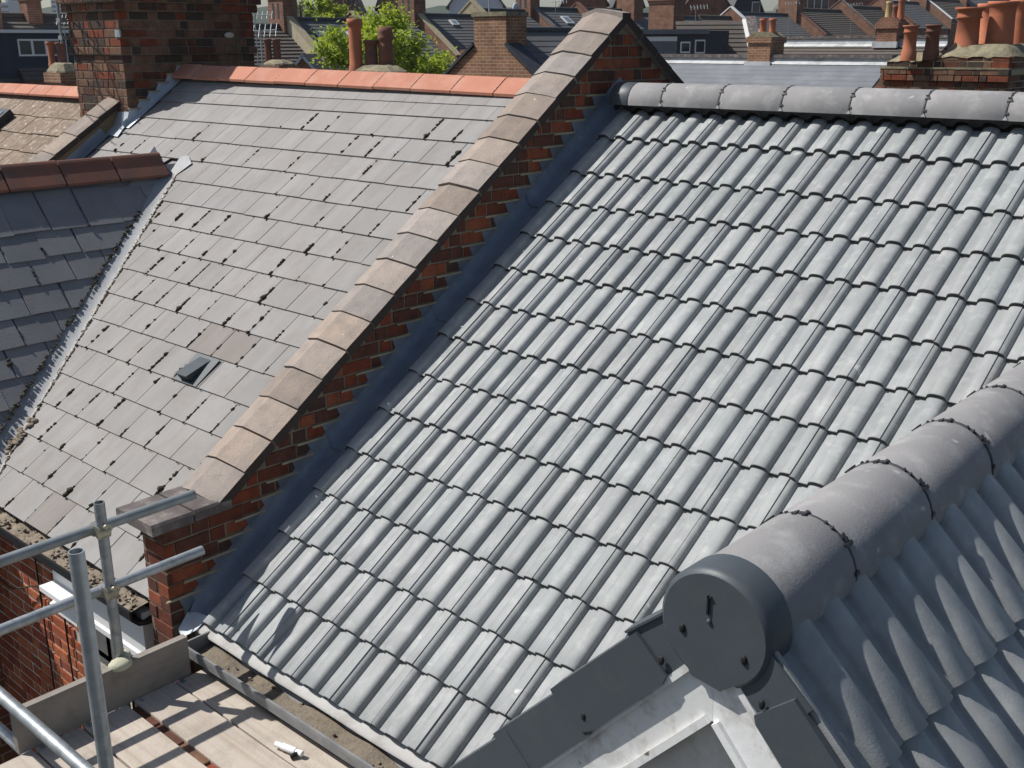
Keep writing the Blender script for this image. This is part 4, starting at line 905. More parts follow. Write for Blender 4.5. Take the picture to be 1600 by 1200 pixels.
far = [  # y0, y1, ridge z, roof, label, parapet
 (10.8, 16.2, 1.35, 'bgbrown', 'far house with brown ribbed tiles beside the navy dormer house', None),
 (16.2, 22.5, 1.80, 'bgbrown', 'far house with a navy dormer and small white triple window', None),
 (28.1, 33.3, 1.45, 'bgbrown', 'far house with dark brown tiles below a slotted brick chimney', None),
 (33.3, 38.4, 1.83, 'bgslate', 'far house with blue slates and two roof windows beside the cream party wall', (.42, 'cream', 'mortar')),
 (38.4, 43.4, 1.95, 'bgslate', 'far slate house rising behind the bright green tree', (.35, 'bgbrick', 'mortar')),
 (43.4, 48.8, 2.20, 'bgslate', 'far slate house with slotted chimney to the right of the green tree', (.42, 'bgbrick', 'mortar')),
 (48.8, 54.5, 2.60, 'bgslate', 'far slate house with raised stone-topped party wall beneath a pale gable', (.55, 'mortar', 'mortar')),
 (54.5, 60.0, 2.80, 'bgslate', 'far slate house with satellite dish on its chimney', (.42, 'bgbrick', 'coping_dark')),
 (60.0, 65.5, 2.85, 'bgslate', 'far slate house with red-edged roof window', (.42, 'bgbrick', 'terra_old')),
 (65.5, 71.0, 2.6, 'bgslate', 'far slate house behind the coping apex', None),
 (71.0, 76.3, 2.45, 'bgslate', 'far grey-roofed house behind the wide dark dormer', None),
 (76.3, 81.6, 2.55, 'bgbrown', 'far house with brown ribbed tiles next to the wide dark dormer', None),
 (81.6, 92.0, 2.9, 'bgslate', 'far slate house behind a pair of small red pots', (.5, 'bgbrick', 'white')),
 (92.0, 102.7, 3.45, 'bgbrown', 'far house with brown ribbed tiles and white-framed windows above', (.5, 'bgbrick', 'terra_old')),
 (102.7, 112.0, 3.9, 'bgbrown', 'far brown-tiled house behind the buff chimney pot', (.6, 'bgbrick', 'coping_dark')),
 (112.0, 122.0, 4.6, 'bgslate', 'far dark-roofed house with white verge line', (.5, 'bgbrick', 'terra_old')),
 (122.0, 134.0, 5.1, 'bgbrown', 'far brown-tiled house behind the big clay pots', (.6, 'bgbrick', 'white')),
 (134.0, 148.0, 5.6, 'bgslate', 'far slate-roofed house at the end of the terrace', None)]
FH = {}
for (y0, y1, z_, k_, lb, pp) in far: FH[y0] = far_house(lb, XR, y0, y1, z_, k_, parapet=pp)
velux(FH[33.3][1], XR, 1.83, 34.6, 35.3, 1.3, 1.9); velux(FH[33.3][1], XR, 1.83, 36.9, 37.4, 1.2, 1.7)
velux(FH[16.2][1], XR, 1.80, 20.4, 21.3, 1.4, 2.3); velux(FH[60.0][1], XR, 2.85, 61.5, 62.5, .8, 1.9); velux(FH[54.5][1], XR, 2.8, 57.0, 57.8, 1.0, 1.8); velux(FH[43.4][1], XR, 2.2, 46.0, 46.6, .6, 1.1)
far_chimney(FH[28.1][0], XR-.9, XR+.5, 32.9, 33.9, -.6, 3.3, slots=True, cap='flaunch')
far_chimney(FH[43.4][0], XR-.9, XR+.6, 42.9, 43.9, 0, 3.7, slots=True)
far_chimney(FH[54.5][0], XR-.8, XR+.6, 54.0, 55.0, .8, 4.3, slots=True)
far_chimney(FH[10.8][0], XR-.2, XR+1.1, 15.7, 16.7, -.6, 2.75, 'stockbrick', 3, 'pot_dark')
far_chimney(FH[16.2][0], XR-.3, XR+.5, 18.2, 18.9, .6, 2.9, 'bgbrick', 0)
far_chimney(FH[16.2][0], XR-.6, XR+.8, 22.0, 23.0, .4, 3.1, 'bgbrick', 2)
far_chimney(FH[65.5][0], XR-.9, XR+.8, 66.0, 67.2, .8, 4.8, 'bgbrick', 3)
far_chimney(FH[92.0][0], XR-1, XR+1, 91.6, 92.8, .8, 5.6, 'bgbrick', 3)
far_chimney(FH[122.0][0], XR-1, XR+1, 121.6, 122.8, 2, 8.0, 'bgbrick', 3)
far_chimney(FH[134.0][0], XR-1, XR+1, 133.6, 134.8, 2, 8.4, 'bgbrick', 4)
# navy dormer on the second house
fd = FH[16.2][0]; dxf = XR+3.1
b = MB(); b.box(XR+.4, dxf, 15.0, 19.6, -1.5, .98); dm = b.obj('dormer', M['navy'], fd)
b = MB(); b.box(XR+.3, dxf+.15, 14.9, 19.75, .98, 1.12); b.obj('dormer_fascia', M['white'], dm)
WF = Fr((dxf,0,0), (0,1,0), (-1,0,0), (0,0,1))
window(fd, WF, 16.35, 18.25, -.02, .72, 'white', 3)
b = MB(); b.box(dxf+.02, dxf+.12, 13, 21, -1.45, -1.32); b.obj('dormer_gutter', M['white'], dm)
# satellite dish
b = MB(); p_ = at(806, 14, 76.0); b.blob(p_, .42, (.35,.8,1), 12, 8, 0); b.obj('satellite_dish', M['bluegrey'], FH[54.5][0])

# further row behind, standing higher
def pale_house(label, px0, px1, py, d, key, rise, roofk='bgslate', group='houses further up the slope'):
    a, c_ = at(px0, py, d), at(px1, py, d); h = thing('terraced_house', label, 'house', ((a.x+c_.x)/2, (a.y+c_.y)/2, GZ), group)
    w_ = (c_-a); w_.z = 0; L_ = w_.length; ux = w_.normalized(); uy = Vector((-ux.y, ux.x, 0)); f = Fr((a.x, a.y, 0), ux, uy, (0,0,1))
    b = MB(); b.prism([(0, GZ), (L_, GZ), (L_, a.z), (L_/2, a.z+rise), (0, a.z)], 0, 9, f, 'xz'); b.obj('wall', M[key], h)
    b = MB(); t = rise/(L_/2); 
    for (u0, u1, z0, z1) in ((-.3, L_/2, a.z-.3*t, a.z+rise), (L_/2, L_+.3, a.z+rise, a.z-.3*t)):
        b.add([f.p(u0, -.3, z0+.05), f.p(u1, -.3, z1+.05), f.p(u1, 9.2, z1+.05), f.p(u0, 9.2, z0+.05), f.p(u0, -.3, z0+.2), f.p(u1, -.3, z1+.2), f.p(u1, 9.2, z1+.2), f.p(u0, 9.2, z0+.2)], [(4,5,6,7), (0,1,5,4), (0,3,2,1), (3,0,4,7), (1,2,6,5)])
    b.obj('roof', M[roofk], h); return h, f, L_, a.z
pale_house('tall house with plain pale grey gable wall behind the far terrace', 702, 786, 8, 100, 'bluegrey', 3.2)
q = pale_house('tall house with dark slate-hung gable dormer and white window', 1146, 1190, 12, 118, 'navy', 3.4)
window(q[0], q[1], 2.0, 2.9, q[3]-.9, q[3]+.6, 'white', 1)
q = pale_house('tall brick house with three-light white window behind the far terrace', 1240, 1312, 8, 130, 'stockbrick', 3.5)
window(q[0], q[1], 1.6, 4.2, q[3]-.8, q[3]+.9, 'white', 3)
pale_house('tall red brick house with dark gable timbers behind the brown roofs', 1316, 1384, 4, 140, 'bgbrick', 3.6, 'bgbrown')
pale_house('tall red brick gabled house left of the raised coping apex', 880, 948, 4, 110, 'bgbrick', 3.2)
q = pale_house('tall brick house with white bay window above the coping apex', 962, 1004, 2, 112, 'bgbrick', 3.4)
window(q[0], q[1], .3, 2.4, q[3]-1.4, q[3]-.1, 'white', 2)
pale_house('tall brown brick house behind the leafy tree', 590, 630, 4, 105, 'stockbrick', 3.4)
pale_house('tall red brick house behind the thin bare trees', 505, 548, 6, 100, 'bgbrick', 3.0)
pale_house('tall red brick house behind the big clay pots', 1440, 1500, -6, 150, 'bgbrick', 4)
pale_house('tall dark house at the far end beyond the big clay pots', 1510, 1600, -4, 150, 'stockbrick', 4)
pale_house('tall brick house between the grey gable dormer and the brown roofs', 1070, 1140, 10, 120, 'bgbrick', 3.2, 'bgbrown')

# wide dark dormer house
d0 = 60.0
A_, B_ = at(985, 88, d0), at(1058, 86, d0)
h = thing('terraced_house', 'house with wide dark flat-roofed dormer and white strip beyond the coping', 'house', (A_.x+1, A_.y+4, GZ), None)
L_ = 8.2; f = Fr((A_.x, A_.y, 0), (.74,.67,0), (-.67,.74,0), (0,0,1))
b = MB(); b.box(-1, L_*.66, 0, 5, GZ, at(1020, 44, d0).z-.15, f); b.obj('wall', M['darkwood'], h)
zt = at(1040, 46, d0).z
b = MB(); b.box(-1.2, 4.3, -.25, 5.2, zt-.25, zt, f); b.obj('flat_roof', M['bggrey'], h)
b = MB(); b.box(-1.0, 2.55, -.06, -.01, zt-.62, zt-.38, f); b.obj('white_strip', M['white'], h)
b = MB(); b.box(-1.0, 2.55, -.04, -.01, GZ, zt-.63, f); b.obj('grey_cladding', M['bggrey'], h)
window(h, f, 2.75, 3.30, zt-1.25, zt-.65); window(h, f, 3.55, 4.12, zt-1.28, zt-.55)
b = MB(); fs_ = slope_frame((0,0,0), '-Y', rad(36)); p0 = at(1066, 32, d0+4)
ff = Fr(p0, (.74,.67,0), Vector((-.67*.81, .74*.81, .588)), Vector((.67*.588, -.74*.588, .81)))
stepped_slope(b, ff, -.4, 4.1, 4.2, .42, .05); b.obj('roof', M['bgbrown'], h)
b = MB(); b.box(3.75, 4.3, -4.3, .1, -.05, .22, ff); b.obj('party_coping', M['coping_dark'], h)
b = MB(); b.box(3.55, 3.78, -4.3, .0, -.02, .08, ff); b.obj('white_fillet', M['white'], h)
c0 = at(1004, 44, d0+8); far_chimney(h, c0.x, c0.x+1.9, c0.y+.6, c0.y+1.8, c0.z-6, at(1020, -6, d0+8).z, 'bgbrick', 2)

# stock-brick gable with chimney
d1 = 27.0; P0 = at(690, 121, d1)
h = thing('terraced_house', 'brown brick gable-ended house with blunt chimney and slate roof window', 'house', (P0.x+1.5, P0.y+3, GZ))
k1 = d1/FPX; wX = lambda px: onY(px, 90, P0.y).x; zZ = lambda py, px=765: onY(px, py, P0.y).z
xl, xr_ = wX(690), wX(841); xa, xb = wX(741), wX(791)
b = MB(); b.prism([(xl-.6, GZ), (xr_+.6, GZ), (xr_+.6, zZ(121)-.45), (xr_, zZ(121, 841)), (xb, zZ(72, 791)), (xb, zZ(24, 791)), (xa, zZ(23, 741)), (xa, zZ(74, 741)), (xl, zZ(121, 690)), (xl-.6, zZ(121, 690)-.5)], P0.y, P0.y+.45, WORLD, 'xz'); b.obj('gable_wall', M['stockbrick'], h)
b = MB(); b.box(xa-.04, xb+.04, P0.y-.04, P0.y+.75, zZ(24)-.02, zZ(20)+.02); b.obj('chimney_cap', M['flaunch'], h)
b = MB(); b.box(xa, xb, P0.y+.45, P0.y+.72, zZ(95), zZ(24)-.02); b.obj('chimney_back', M['stockbrick'], h)
xm = (xa+xb)/2; zm = zZ(46); hf = (xr_-xl)/2+1.6; pt = math.atan2(zZ(72)-zZ(121), xr_-xb)
b = MB(); stepped_slope(b, slope_frame((xm,0,zm), '+X', pt), P0.y+.1, P0.y+3.4, hf/math.cos(pt), .22, .012); stepped_slope(b, slope_frame((xm,0,zm), '-X', pt), -P0.y-3.4, -P0.y-.1, hf/math.cos(pt), .22, .012); rf = b.obj('roof', M['bgslate'], h)
b = MB(); b.tube([(xm, P0.y+.5, zm), (xm, P0.y+3.4, zm)], .07, 8); b.obj('ridge', M['darkwood'], rf)
velux(rf, xm, zm, P0.y+1.5, P0.y+2.4, .9, 2.0, math.degrees(pt)); velux(rf, xm, zm, P0.y+2.7, P0.y+3.2, .5, 1.2, math.degrees(pt))
b = MB()
for sg, e in ((-1, 0), (1, 0)):
    V = Fr((xm, P0.y, zm+.01), (math.cos(pt)*sg, 0, -math.sin(pt)), (0,1,0), (math.sin(pt)*sg, 0, math.cos(pt))); b.box(.62, 3.2, -.06, .5, -.0, .06, V)
b.obj('verge', M['darkwood'], h)
b = MB(); b.tube([(xm-.3, P0.y+.3, zZ(22)), (xm-.28, P0.y+.3, zZ(-12))], .02, 6); b.obj('mast', M['galv'], h)
# pale lean-to slope left of it
a_1 = at(668, 118, 31); a_2 = at(720, 118, 31)
h = thing('lean_to', 'pale slate lean-to roof with brown ridge beside the stock-brick gable', 'lean-to', (a_1.x+.6, a_1.y, GZ))
ff = slope_frame((0, at(680, 83, 32.3).y, at(680, 84, 32.3).z), '-Y', rad(40))
b = MB(); stepped_slope(b, ff, a_1.x+.15, a_2.x+.9, 1.7, .2, .012); b.obj('roof', M['bgpale'], h)
b = MB(); b.box(a_1.x+.2, a_2.x+.9, ff.o.y-.1, ff.o.y+.1, ff.o.z-.02, ff.o.z+.12); b.obj('ridge', M['terra_old'], h)
b = MB(); b.box(a_1.x+.2, a_2.x+.9, ff.o.y-1.2, ff.o.y+1, GZ, ff.o.z-1.05); b.obj('wall', M['bgbrick'], h)

# stacks with pots poking above the terracotta ridge
def pot_stack(label, px0, px1, py_top, py_shoulder, d, pots, key='brick_old', dy=.7, group=None):
    a, c_ = at(px0, py_shoulder, d), at(px1, py_shoulder, d); h = thing('chimney_stack', label, 'chimney', ((a.x+c_.x)/2, a.y, GZ), group); x0, x1, y0 = min(a.x, c_.x), min(a.x, c_.x)+(px1-px0)/FPX*d, (a.y+c_.y)/2-dy/2
    b = MB(); b.box(x0+.05, x1-.05, y0+.05, y0+dy-.05, GZ, a.z-.28); b.box(x0, x1, y0, y0+dy, a.z-.28, a.z-.02); b.obj('stack', M['stockbrick'] if key != 'bgbrick' else M['bgbrick'], h)
    zt = at(px0, py_top, d).z
    b = MB(); n = 12; vs = []
    for (s_, zz_) in ((1.0, a.z-.02), (.97, a.z+.03), (.66, zt-.03), (.45, zt)):
        for k in range(n):
            t = 2*math.pi*k/n; ux, uy = math.cos(t), math.sin(t); m_ = max(abs(ux), abs(uy)); vs.append(((x0+x1)/2+(x1-x0)/2*s_*ux/m_, y0+dy/2+dy/2*s_*uy/m_, zz_+random.uniform(-.015, .015)))
    b.add(vs, [(j*n+k, j*n+(k+1) % n, (j+1)*n+(k+1) % n, (j+1)*n+k) for j in range(3) for k in range(n)]+[tuple(range(3*n, 4*n))]); b.obj('flaunching', M['flaunch'], h)
    for p_ in pots: pot(h, *p_[:4], d, *p_[4:])
    return h
pot_stack('mossy chimney stack with one tall and two short clay pots behind the terracotta ridge', 541, 632, 101, 113, 20.0, [(557, 106, 32, 24, 'pot', 0), (581, 106, 64, 23, 'pot_dark', 0), (604, 107, 44, 25, 'pot_dark', 1)])
pot_stack('orange-lichened stack with two slim weathered pots below the slotted chimney', 407, 458, 93, 101, 30.0, [(420, 97, 62, 12, 'pot_dark', 3), (434, 97, 62, 13, 'pot_dark', 3)])
pot_stack('squat corbelled stack with a red and a dark pot beside the big chimney', 68, 124, 98, 112, 30.0, [(82, 100, 66, 12, 'pot', 0), (98, 100, 67, 16, 'pot_dark', 0)])
# small dormer gable with white bargeboards
p0 = at(474, 112, 42); h = thing('dormer', 'small gabled dormer with pale bargeboards below the cream party wall', 'dormer', (p0.x, p0.y, GZ))
f = Fr((p0.x, p0.y, p0.z), (.74,.67,0), (-.67,.74,0), (0,0,1))
b = MB(); b.prism([(-.4, GZ-p0.z), (.42, GZ-p0.z), (.42, .05), (0, .55), (-.4, .05)], 0, 3, f, 'xz'); b.obj('wall', M['bgbrick'], h)
for sg in (-1, 1):
    V = Fr(f.p(0, -.06, .62), (.74*.66*sg, .67*.66*sg, -.75), f.y, (.74*.75*sg, .67*.75*sg, .66)); b = MB(); b.box(0, .75, -.04, .02, -.07, .03, V); b.obj('bargeboard', M['lead_new'], h)
    b = MB(); b.box(0, .8, .02, 3, -.02, .05, V); b.obj('roof', M['bgbrown'], h)
b = MB(); b.box(-.12, .12, -.02, -.01, -.35, .05, f); b.obj('window_pane', M['glass'], h)

# right-hand neighbours: grey slope, parapets and stacks
d2 = 34.0; E0, E1 = at(1048, 97, d2), at(1392, 97, d2); yT = (E0.y+E1.y)/2
X0, X1 = onY(1030, 96, yT).x, onY(1392, 98, yT).x; zT = onY(1200, 97, yT).z
h = thing('terraced_house', 'house with large smooth grey roof slope and white flashing behind the new ridge', 'house', ((X0+X1)/2, yT, GZ))
ff = slope_frame((0, yT, zT), '-Y', rad(30)); b = MB(); b.box(X0, X1, -4.5, 0, -.08, 0, ff)
nn = 18
for k in range(nn): b.add([ff.p(X0, -.25*k-.25, .006), ff.p(X1, -.25*k-.25, .006), ff.p(X1, -.25*k, .002), ff.p(X0, -.25*k, .002)], [(0,1,2,3)])
b.obj('roof', M['bggrey'], h)
b = MB(); b.box(X0, X1, yT-4, yT+1, GZ, zT-2.5); b.obj('wall', M['bgbrick'], h)
zc_ = onY(1200, 85, yT+.3).z
b = MB(); b.box(X0, X1, yT+.02, yT+.28, zT-.1, zc_-.10); b.obj('parapet', M['bgbrick'], h)
b = MB(); b.box(X0, X1+.05, yT-.06, yT+.34, zc_-.10, zc_); b.obj('coping', M['coping_dark'], h)
b = MB(); b.prism([(yT-.16, zT-.06), (yT-.02, zT+.03), (yT+.015, zT+.14), (yT+.019, zT+.14), (yT+.019, zT-.06)], X0, X1, WORLD, 'yz'); b.obj('white_flashing', M['flash'], h)
cx0, cx1 = onY(1168, 90, yT-.1).x, onY(1203, 90, yT-.1).x
zs = onY(1185, 58, yT).z
b = MB(); b.box(cx0, cx1, yT-.12, yT+.75, zT-.2, zs-.18); b.box(cx0-.05, cx1+.05, yT-.17, yT+.80, zs-.18, zs); st = b.obj('chimney', M['stockbrick'], h)
b = MB(); b.prism([(cx0-.05, zs), (cx1+.05, zs), (cx1-.2, zs+.16), (cx0+.2, zs+.16)], yT-.1, yT+.7, WORLD, 'xz'); b.obj('flaunching', M['flaunch'], st)
for q in (.3, .72):
    b = MB(); b.lathe((cx0+(cx1-cx0)*q+.02, yT+.3, zs+.1), [(.12, 0), (.105, .05), (.10, .38), (.12, .40), (.12, .46), (.08, .46)], 14); b.obj('chimney_pot', M['pot'], st)
b = MB(); b.box(cx0-.06, cx1+.06, yT-.19, yT-.125, zT-.12, zT+.02); b.obj('chimney_flashing', M['flash'], st)
# the step beyond: brown slope, white band, brick parapet
d3 = 46.0; yB = at(1300, 70, d3).y; X2, X3 = onY(1222, 70, yB).x, onY(1480, 70, yB).x
zb1 = onY(1300, 70, yB).z; zb0 = onY(1300, 84, yB-1.2).z
h = thing('terraced_house', 'house with narrow brown roof strip below a red brick parapet and white band', 'house', ((X2+X3)/2, yB, GZ))
b = MB(); b.box(X2, X3, yB-2.2, yB+3, GZ, zb0-.6); b.obj('wall', M['bgbrick'], h)
ff = slope_frame((0, yB, zb1), '-Y', rad(24)); b = MB(); stepped_slope(b, ff, X2, X3, 2.4, .3, .03); b.obj('roof', M['bgbrown'], h)
zp = onY(1300, 56, yB+.2).z
b = MB(); b.box(X2, X3, yB+.02, yB+.3, zb1-.2, zp-.12); b.obj('parapet', M['bgbrick'], h)
b = MB(); b.box(X2, X3, yB-.05, yB+.36, zp-.12, zp); b.obj('coping', M['coping_dark'], h)
b = MB(); b.prism([(yB-.2, zb1-.07), (yB-.02, zb1+.02), (yB+.012, zb1+.22), (yB+.018, zb1+.22), (yB+.018, zb1-.07)], X2, X3, WORLD, 'yz'); b.obj('white_flashing', M['flash'], h)
cx0, cx1 = onY(1371, 60, yB-.2).x, onY(1402, 60, yB-.2).x; zs = onY(1385, 36, yB).z
b = MB(); b.box(cx0, cx1, yB-.3, yB+.6, zb1-.2, zs-.22); b.box(cx0-.07, cx1+.07, yB-.37, yB+.67, zs-.22, zs+.02); b.prism([(cx0-.05, zs+.02), (cx1+.05, zs+.02), (cx1-.15, zs+.22), (cx0+.15, zs+.22)], yB-.3, yB+.6, WORLD, 'xz'); st = b.obj('chimney', M['bgbrick'], h)
b = MB(); b.box(cx0-.1, cx1+.1, yB-.45, yB-.305, zb1-.12, zb1+.12); b.obj('chimney_flashing', M['flash'], st)
for q, k_, hh in ((.3, 'pot_buff', .62), (.62, 'pot_dark', .45), (.9, 'pot', .7)):
    b = MB(); b.lathe((cx0+(cx1-cx0)*q, yB+.1, zs+.12), [(.17, 0), (.15, .1), (.12, hh), (.14, hh+.03), (.14, hh+.1), (.1, hh+.1)], 14); b.obj('chimney_pot', M[k_], st)

# ================================================================ BIG POT STACK on the right
d4 = 14.5; yS = at(1480, 110, d4).y
rs = thing('chimney_stack', 'broad weathered brick stack with six clay pots beyond the new grey ridge', 'chimney', (at(1480,110,d4).x, yS+.4, GZ))
sx = lambda px, py=110: onY(px, py, yS).x
sz = lambda py, px=1480: onY(px, py, yS).z
xA, xM, xB = sx(1384), sx(1462), sx(1575)
zl, zh = sz(95, 1420), sz(88, 1520)
b = MB(); b.box(xA+.012, xM, yS+.012, yS+.9, GZ, zl); b.box(xM, xB-.012, yS+.012, yS+1.25, GZ, zh); b.box(xA-.05+.012, xB+.03-.012, yS-.05+.012, yS+1.2, sz(116), sz(108)); b.obj('mortar_core', M['mortar'], rs)
BC_ = 0.0815
def rows(z0, z1): return lambda a, c: (xA, xB)
zc0 = sz(107)
lay(rs, 'brick_old', (0, yS+.012, zc0), (1,0,0), (0,-1,0), zc0, zl, lambda a, c: (xA, xB), ch=(zl-zc0)/round((zl-zc0)/BC_))
lay(rs, 'brick_old', (0, yS+.012, zl), (1,0,0), (0,-1,0), zl, zh, lambda a, c: (xM, xB), ch=(zh-zl)/max(1, round((zh-zl)/BC_)))
lay(rs, 'brick_old', (0, yS-.04, zc0), (1,0,0), (0,-1,0), zc0-BC_*2-.005, zc0-.006, lambda a, c: (xA-.06, xB+.03), ch=BC_)
lay(rs, 'brick_old', (0, yS+.0, zc0), (1,0,0), (0,-1,0), zc0-BC_*7, zc0-BC_*2-.01, lambda a, c: (xA-.02, xB+.0), ch=BC_)
lay(rs, 'brick_old', (xB-.012, 0, zc0), (0,1,0), (1,0,0), zc0-BC_*7, zh, lambda a, c: (yS+.1, yS+1.2), ch=BC_)
b = MB(); b.box(xA-.06, xB+.03, yS-.052, yS+.02, zc0-.012, zc0+.012, WORLD, .004); b.obj('ledge_mortar', M['flaunch'], rs)
def flaunch(x0, x1, y0, y1, z0, z1):
    b = MB(); nx_, ny_ = 14, 6; vs = []
    for j in range(ny_+1):
        for i in range(nx_+1):
            u, v = i/nx_, j/ny_; e = min(min(u, 1-u)*(x1-x0), min(v, 1-v)*(y1-y0)); hh = min(1, e/.17)
            vs.append((x0+(x1-x0)*u, y0+(y1-y0)*v, z0+(z1-z0)*hh**.8+random.uniform(-.022, .022)))
    m_ = nx_+1; b.add(vs, [(j*m_+i, j*m_+i+1, (j+1)*m_+i+1, (j+1)*m_+i) for j in range(ny_) for i in range(nx_)], True); b.obj('flaunching', M['flaunch'], rs)
flaunch(xA-.005, xM+.03, yS-.005, yS+.9, zl-.005, sz(84, 1430)); flaunch(xM-.01, xB+.005, yS-.005, yS+1.25, zh-.005, sz(70, 1520))
for p_ in ((1420, 83, 41, 24, d4+.15, 'pot', 2), (1455, 82, 40, 25, d4+.15, 'pot_dark', 2), (1509, 75, 14, 42, d4+.1, 'pot', 2), (1538, 66, 8, 32, d4+.75, 'pot', 0), (1560, 73, 5, 44, d4+.1, 'pot', 3), (1588, 72, 3, 34, d4+.65, 'pot', 3)):
    pot(rs, p_[0], p_[1], p_[2], p_[3], p_[4], p_[5], p_[6])

# ================================================================ AERIALS
def aerial(label, px, pb, ptop, d, boom=1.0, n=7, key='galv'):
    p, q = at(px, pb, d), at(px-2, ptop, d); q = Vector((p.x, p.y, q.z)); a = thing('tv_aerial', label, 'aerial', p)
    b = MB(); b.tube([p-Vector((0,0,1.5)), q], .018, 8); b.obj('mast', M[key], a)
    dv = Vector((.74,.67,.05)); c_ = q-Vector((0,0,.06)); b = MB(); b.tube([c_-dv*boom*.3, c_+dv*boom*.7], .014, 6); b.obj('boom', M[key], a)
    for k in range(n):
        e = c_+dv*boom*(-.3+k/(n-1)); e2 = Vector((-.2,.2,.25)); b = MB(); b.tube([e-e2*.55, e+e2*.55], .008, 5); b.obj('element', M[key], a)
aerial('tall thin tv aerial mast with short boom right of the big chimney', 411, 108, 44, 24, .5, 5)
aerial('white tv aerial on the far roof right of the big chimney', 400, 50, 22, 40, .9, 6)
aerial('white tv aerial with grid reflector left of the big chimney', 106, 90, 28, 32, .55, 6)

aerial('thin aerial on the far chimney behind the bright green tree', 640, 20, -8, 69, 1.2, 6)
aerial('thin aerial above the far slate house left of the coping apex', 868, 24, 2, 76, 1.1, 6)
aerial('thin aerial above the brown roofs left of the buff pot', 1330, 30, 6, 100, 1.3, 6)
aerial('thin aerial behind the two small red pots', 1232, 32, 4, 96, 1.2, 6)
aerial('thin aerial over the wide dark dormer', 1086, 42, 10, 66, 1.0, 6)
# ================================================================ TREES
def tree(name, label, px, py0, py1, wpx, d, key, nleaf, leaf, seed, bare=0.0):
    R_ = random.Random(seed); top, bot = at(px, py0, d), at(px, py1, d); t = thing(name, label, 'tree', (bot.x, bot.y, GZ)); W_ = wpx/FPX*d/2; H_ = top.z-bot.z
    b = MB(); base = Vector((bot.x, bot.y, GZ)); fork = Vector((bot.x, bot.y, bot.z-H_*.5))
    b.tube([base, base.lerp(fork, .5)+Vector((.1,.05,0)), fork, fork.lerp(Vector((bot.x, bot.y, top.z-.3)), .6)], [.22, .17, .13, .04], 10); b.obj('trunk', M['bark'], t)
    tips = []
    lb = MB()
    for k in range(26):
        a = R_.uniform(0, 6.283); r = W_*R_.uniform(.4, 1.15); zz_ = bot.z+H_*R_.uniform(-.35, 1.0); fall = math.sqrt(max(.05, 1-((zz_-bot.z)/H_)**2*.85)) if zz_ > bot.z else 1
        e = Vector((bot.x+r*fall*math.cos(a), bot.y+r*fall*math.sin(a), zz_)); m_ = fork.lerp(e, .5)+Vector((0,0,.15)); lb.tube([fork+Vector((0,0,R_.uniform(-.3, .8))), m_, e], [.05, .03, .008], 5, cap=False); tips.append((e, m_))
    o = lb.obj('limbs', M['bark' if not bare else 'twig'], t); o['kind'] = 'stuff'
    lf = MB()
    for k in range(nleaf):
        e, m_ = R_.choice(tips); c_ = m_.lerp(e, R_.uniform(.35, 1.15)); g = .30*W_*R_.uniform(.3, 1)
        dv = Vector((R_.gauss(0, 1), R_.gauss(0, 1), R_.gauss(0, 1))); p = c_+dv*g*.42
        u = Vector((R_.gauss(0, 1), R_.gauss(0, 1), R_.gauss(0, .7))).normalized(); v = u.orthogonal().normalized(); v = (v+u.cross(v)*R_.uniform(-1, 1)).normalized(); s_ = leaf*R_.uniform(.6, 1.3)
        lf.add([p-u*s_, p-v*s_*.45, p+u*s_, p+v*s_*.45], [(0,1,2,3)])
    o = lf.obj('crown', M[key], t); o['kind'] = 'stuff'
tree('tree', 'bright green leafy tree behind the terracotta ridge', 600, 22, 110, 190, 38, 'leaf', 11000, .095, 3)
tree('tree', 'smaller bright green tree beyond the far slate roof', 508, -4, 34, 72, 66, 'leaf', 3500, .13, 5)
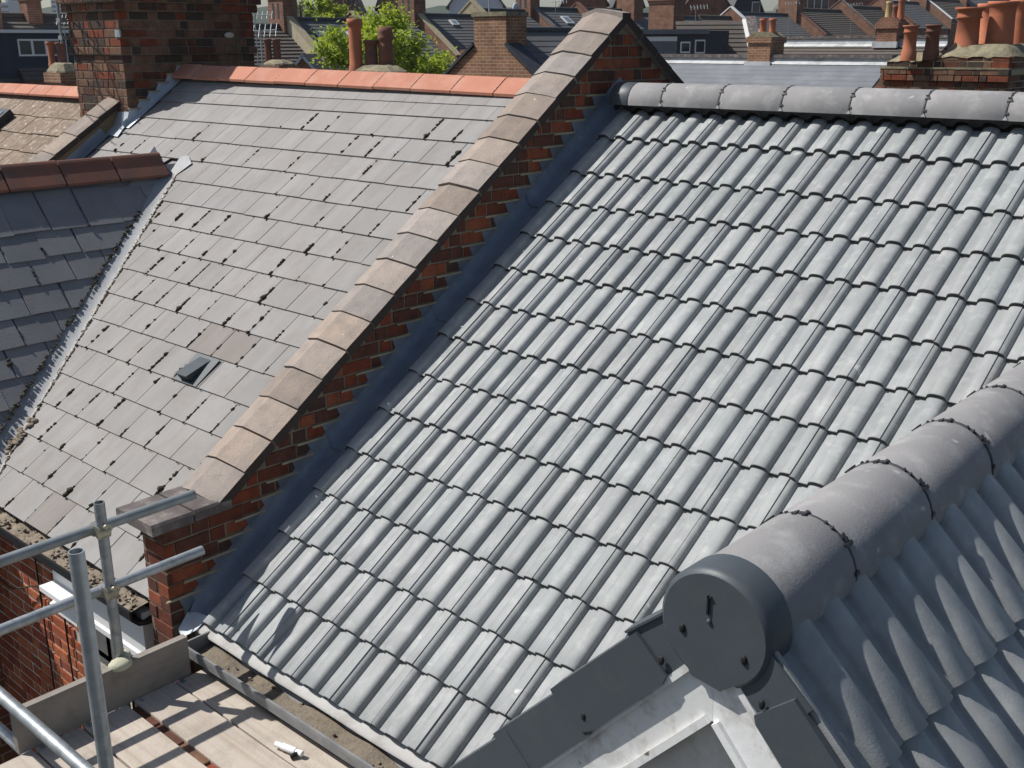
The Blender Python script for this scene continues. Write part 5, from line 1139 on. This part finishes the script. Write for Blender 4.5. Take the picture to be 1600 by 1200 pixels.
tree('tree', 'thin olive tree behind the slotted chimney', 470, -8, 30, 50, 75, 'leaf2', 900, .12, 8, bare=1)
tree('tree', 'bare brown tree at the back of the far slate roof', 546, -10, 32, 42, 70, 'twig', 700, .10, 11, bare=1)

# ================================================================ THE DISTANCE
for (x0, x1, y, d, lb) in ((0, 13, 4, 620, 'low hazy tower block at the edge of the view'), (15, 38, -14, 700, 'tall pale tower block on the skyline'), (77, 96, -16, 760, 'pale tower block beside the big chimney top')):
    a = at(x0, y, d); c_ = at(x1, y, d); w_ = (c_-a).length; h = thing('tower_block', lb, 'tower', (a.x, a.y, GZ)); ux = Vector((.74,.67,0)); f = Fr((a.x, a.y, 0), ux, (-.67,.74,0), (0,0,1))
    b = MB(); b.box(0, w_, 0, 14, GZ, a.z, f); b.box(w_*.3, w_*.6, 4, 9, a.z, a.z+3, f); b.obj('block', M['concrete'], h)
    zf = a.z-1.5
    while zf > a.z-40:
        b = MB(); b.box(.4, w_-.4, -.05, .3, zf-1.4, zf, f); b.obj('window_band', M['glass'], h); zf -= 3
b = MB(); n = 60; vs = []
for i in range(n+1):
    p = at(-700+2600*i/n, 14+5*math.sin(i*.9)+3*math.sin(i*2.3), 900); vs += [p, (p.x, p.y, GZ-5)]
    q = p+FW*300; vs += [(q.x, q.y, p.z+2)]
b.add(vs, [(3*i, 3*i+1, 3*i+4, 3*i+3) for i in range(n)]+[(3*i+2, 3*i, 3*i+3, 3*i+5) for i in range(n)], True); tag(b.obj('hill', M['hill']), kind='structure')
hz = bpy.data.materials.new('haze'); hz.use_nodes = True; N = hz.node_tree.nodes; N.remove(N['Principled BSDF']); pv = N.new('ShaderNodeVolumePrincipled')
pv.inputs['Color'].default_value = (.86, .91, 1, 1); pv.inputs['Density'].default_value = 0.0002; pv.inputs['Anisotropy'].default_value = 0.3
hz.node_tree.links.new(pv.outputs[0], N['Material Output'].inputs['Volume'])
HAZE = True
if HAZE:
    b = MB(); b.box(-1500, 1500, -1500, 1500, GZ-6, 40); o = b.obj('haze', hz); o['kind'] = 'stuff'
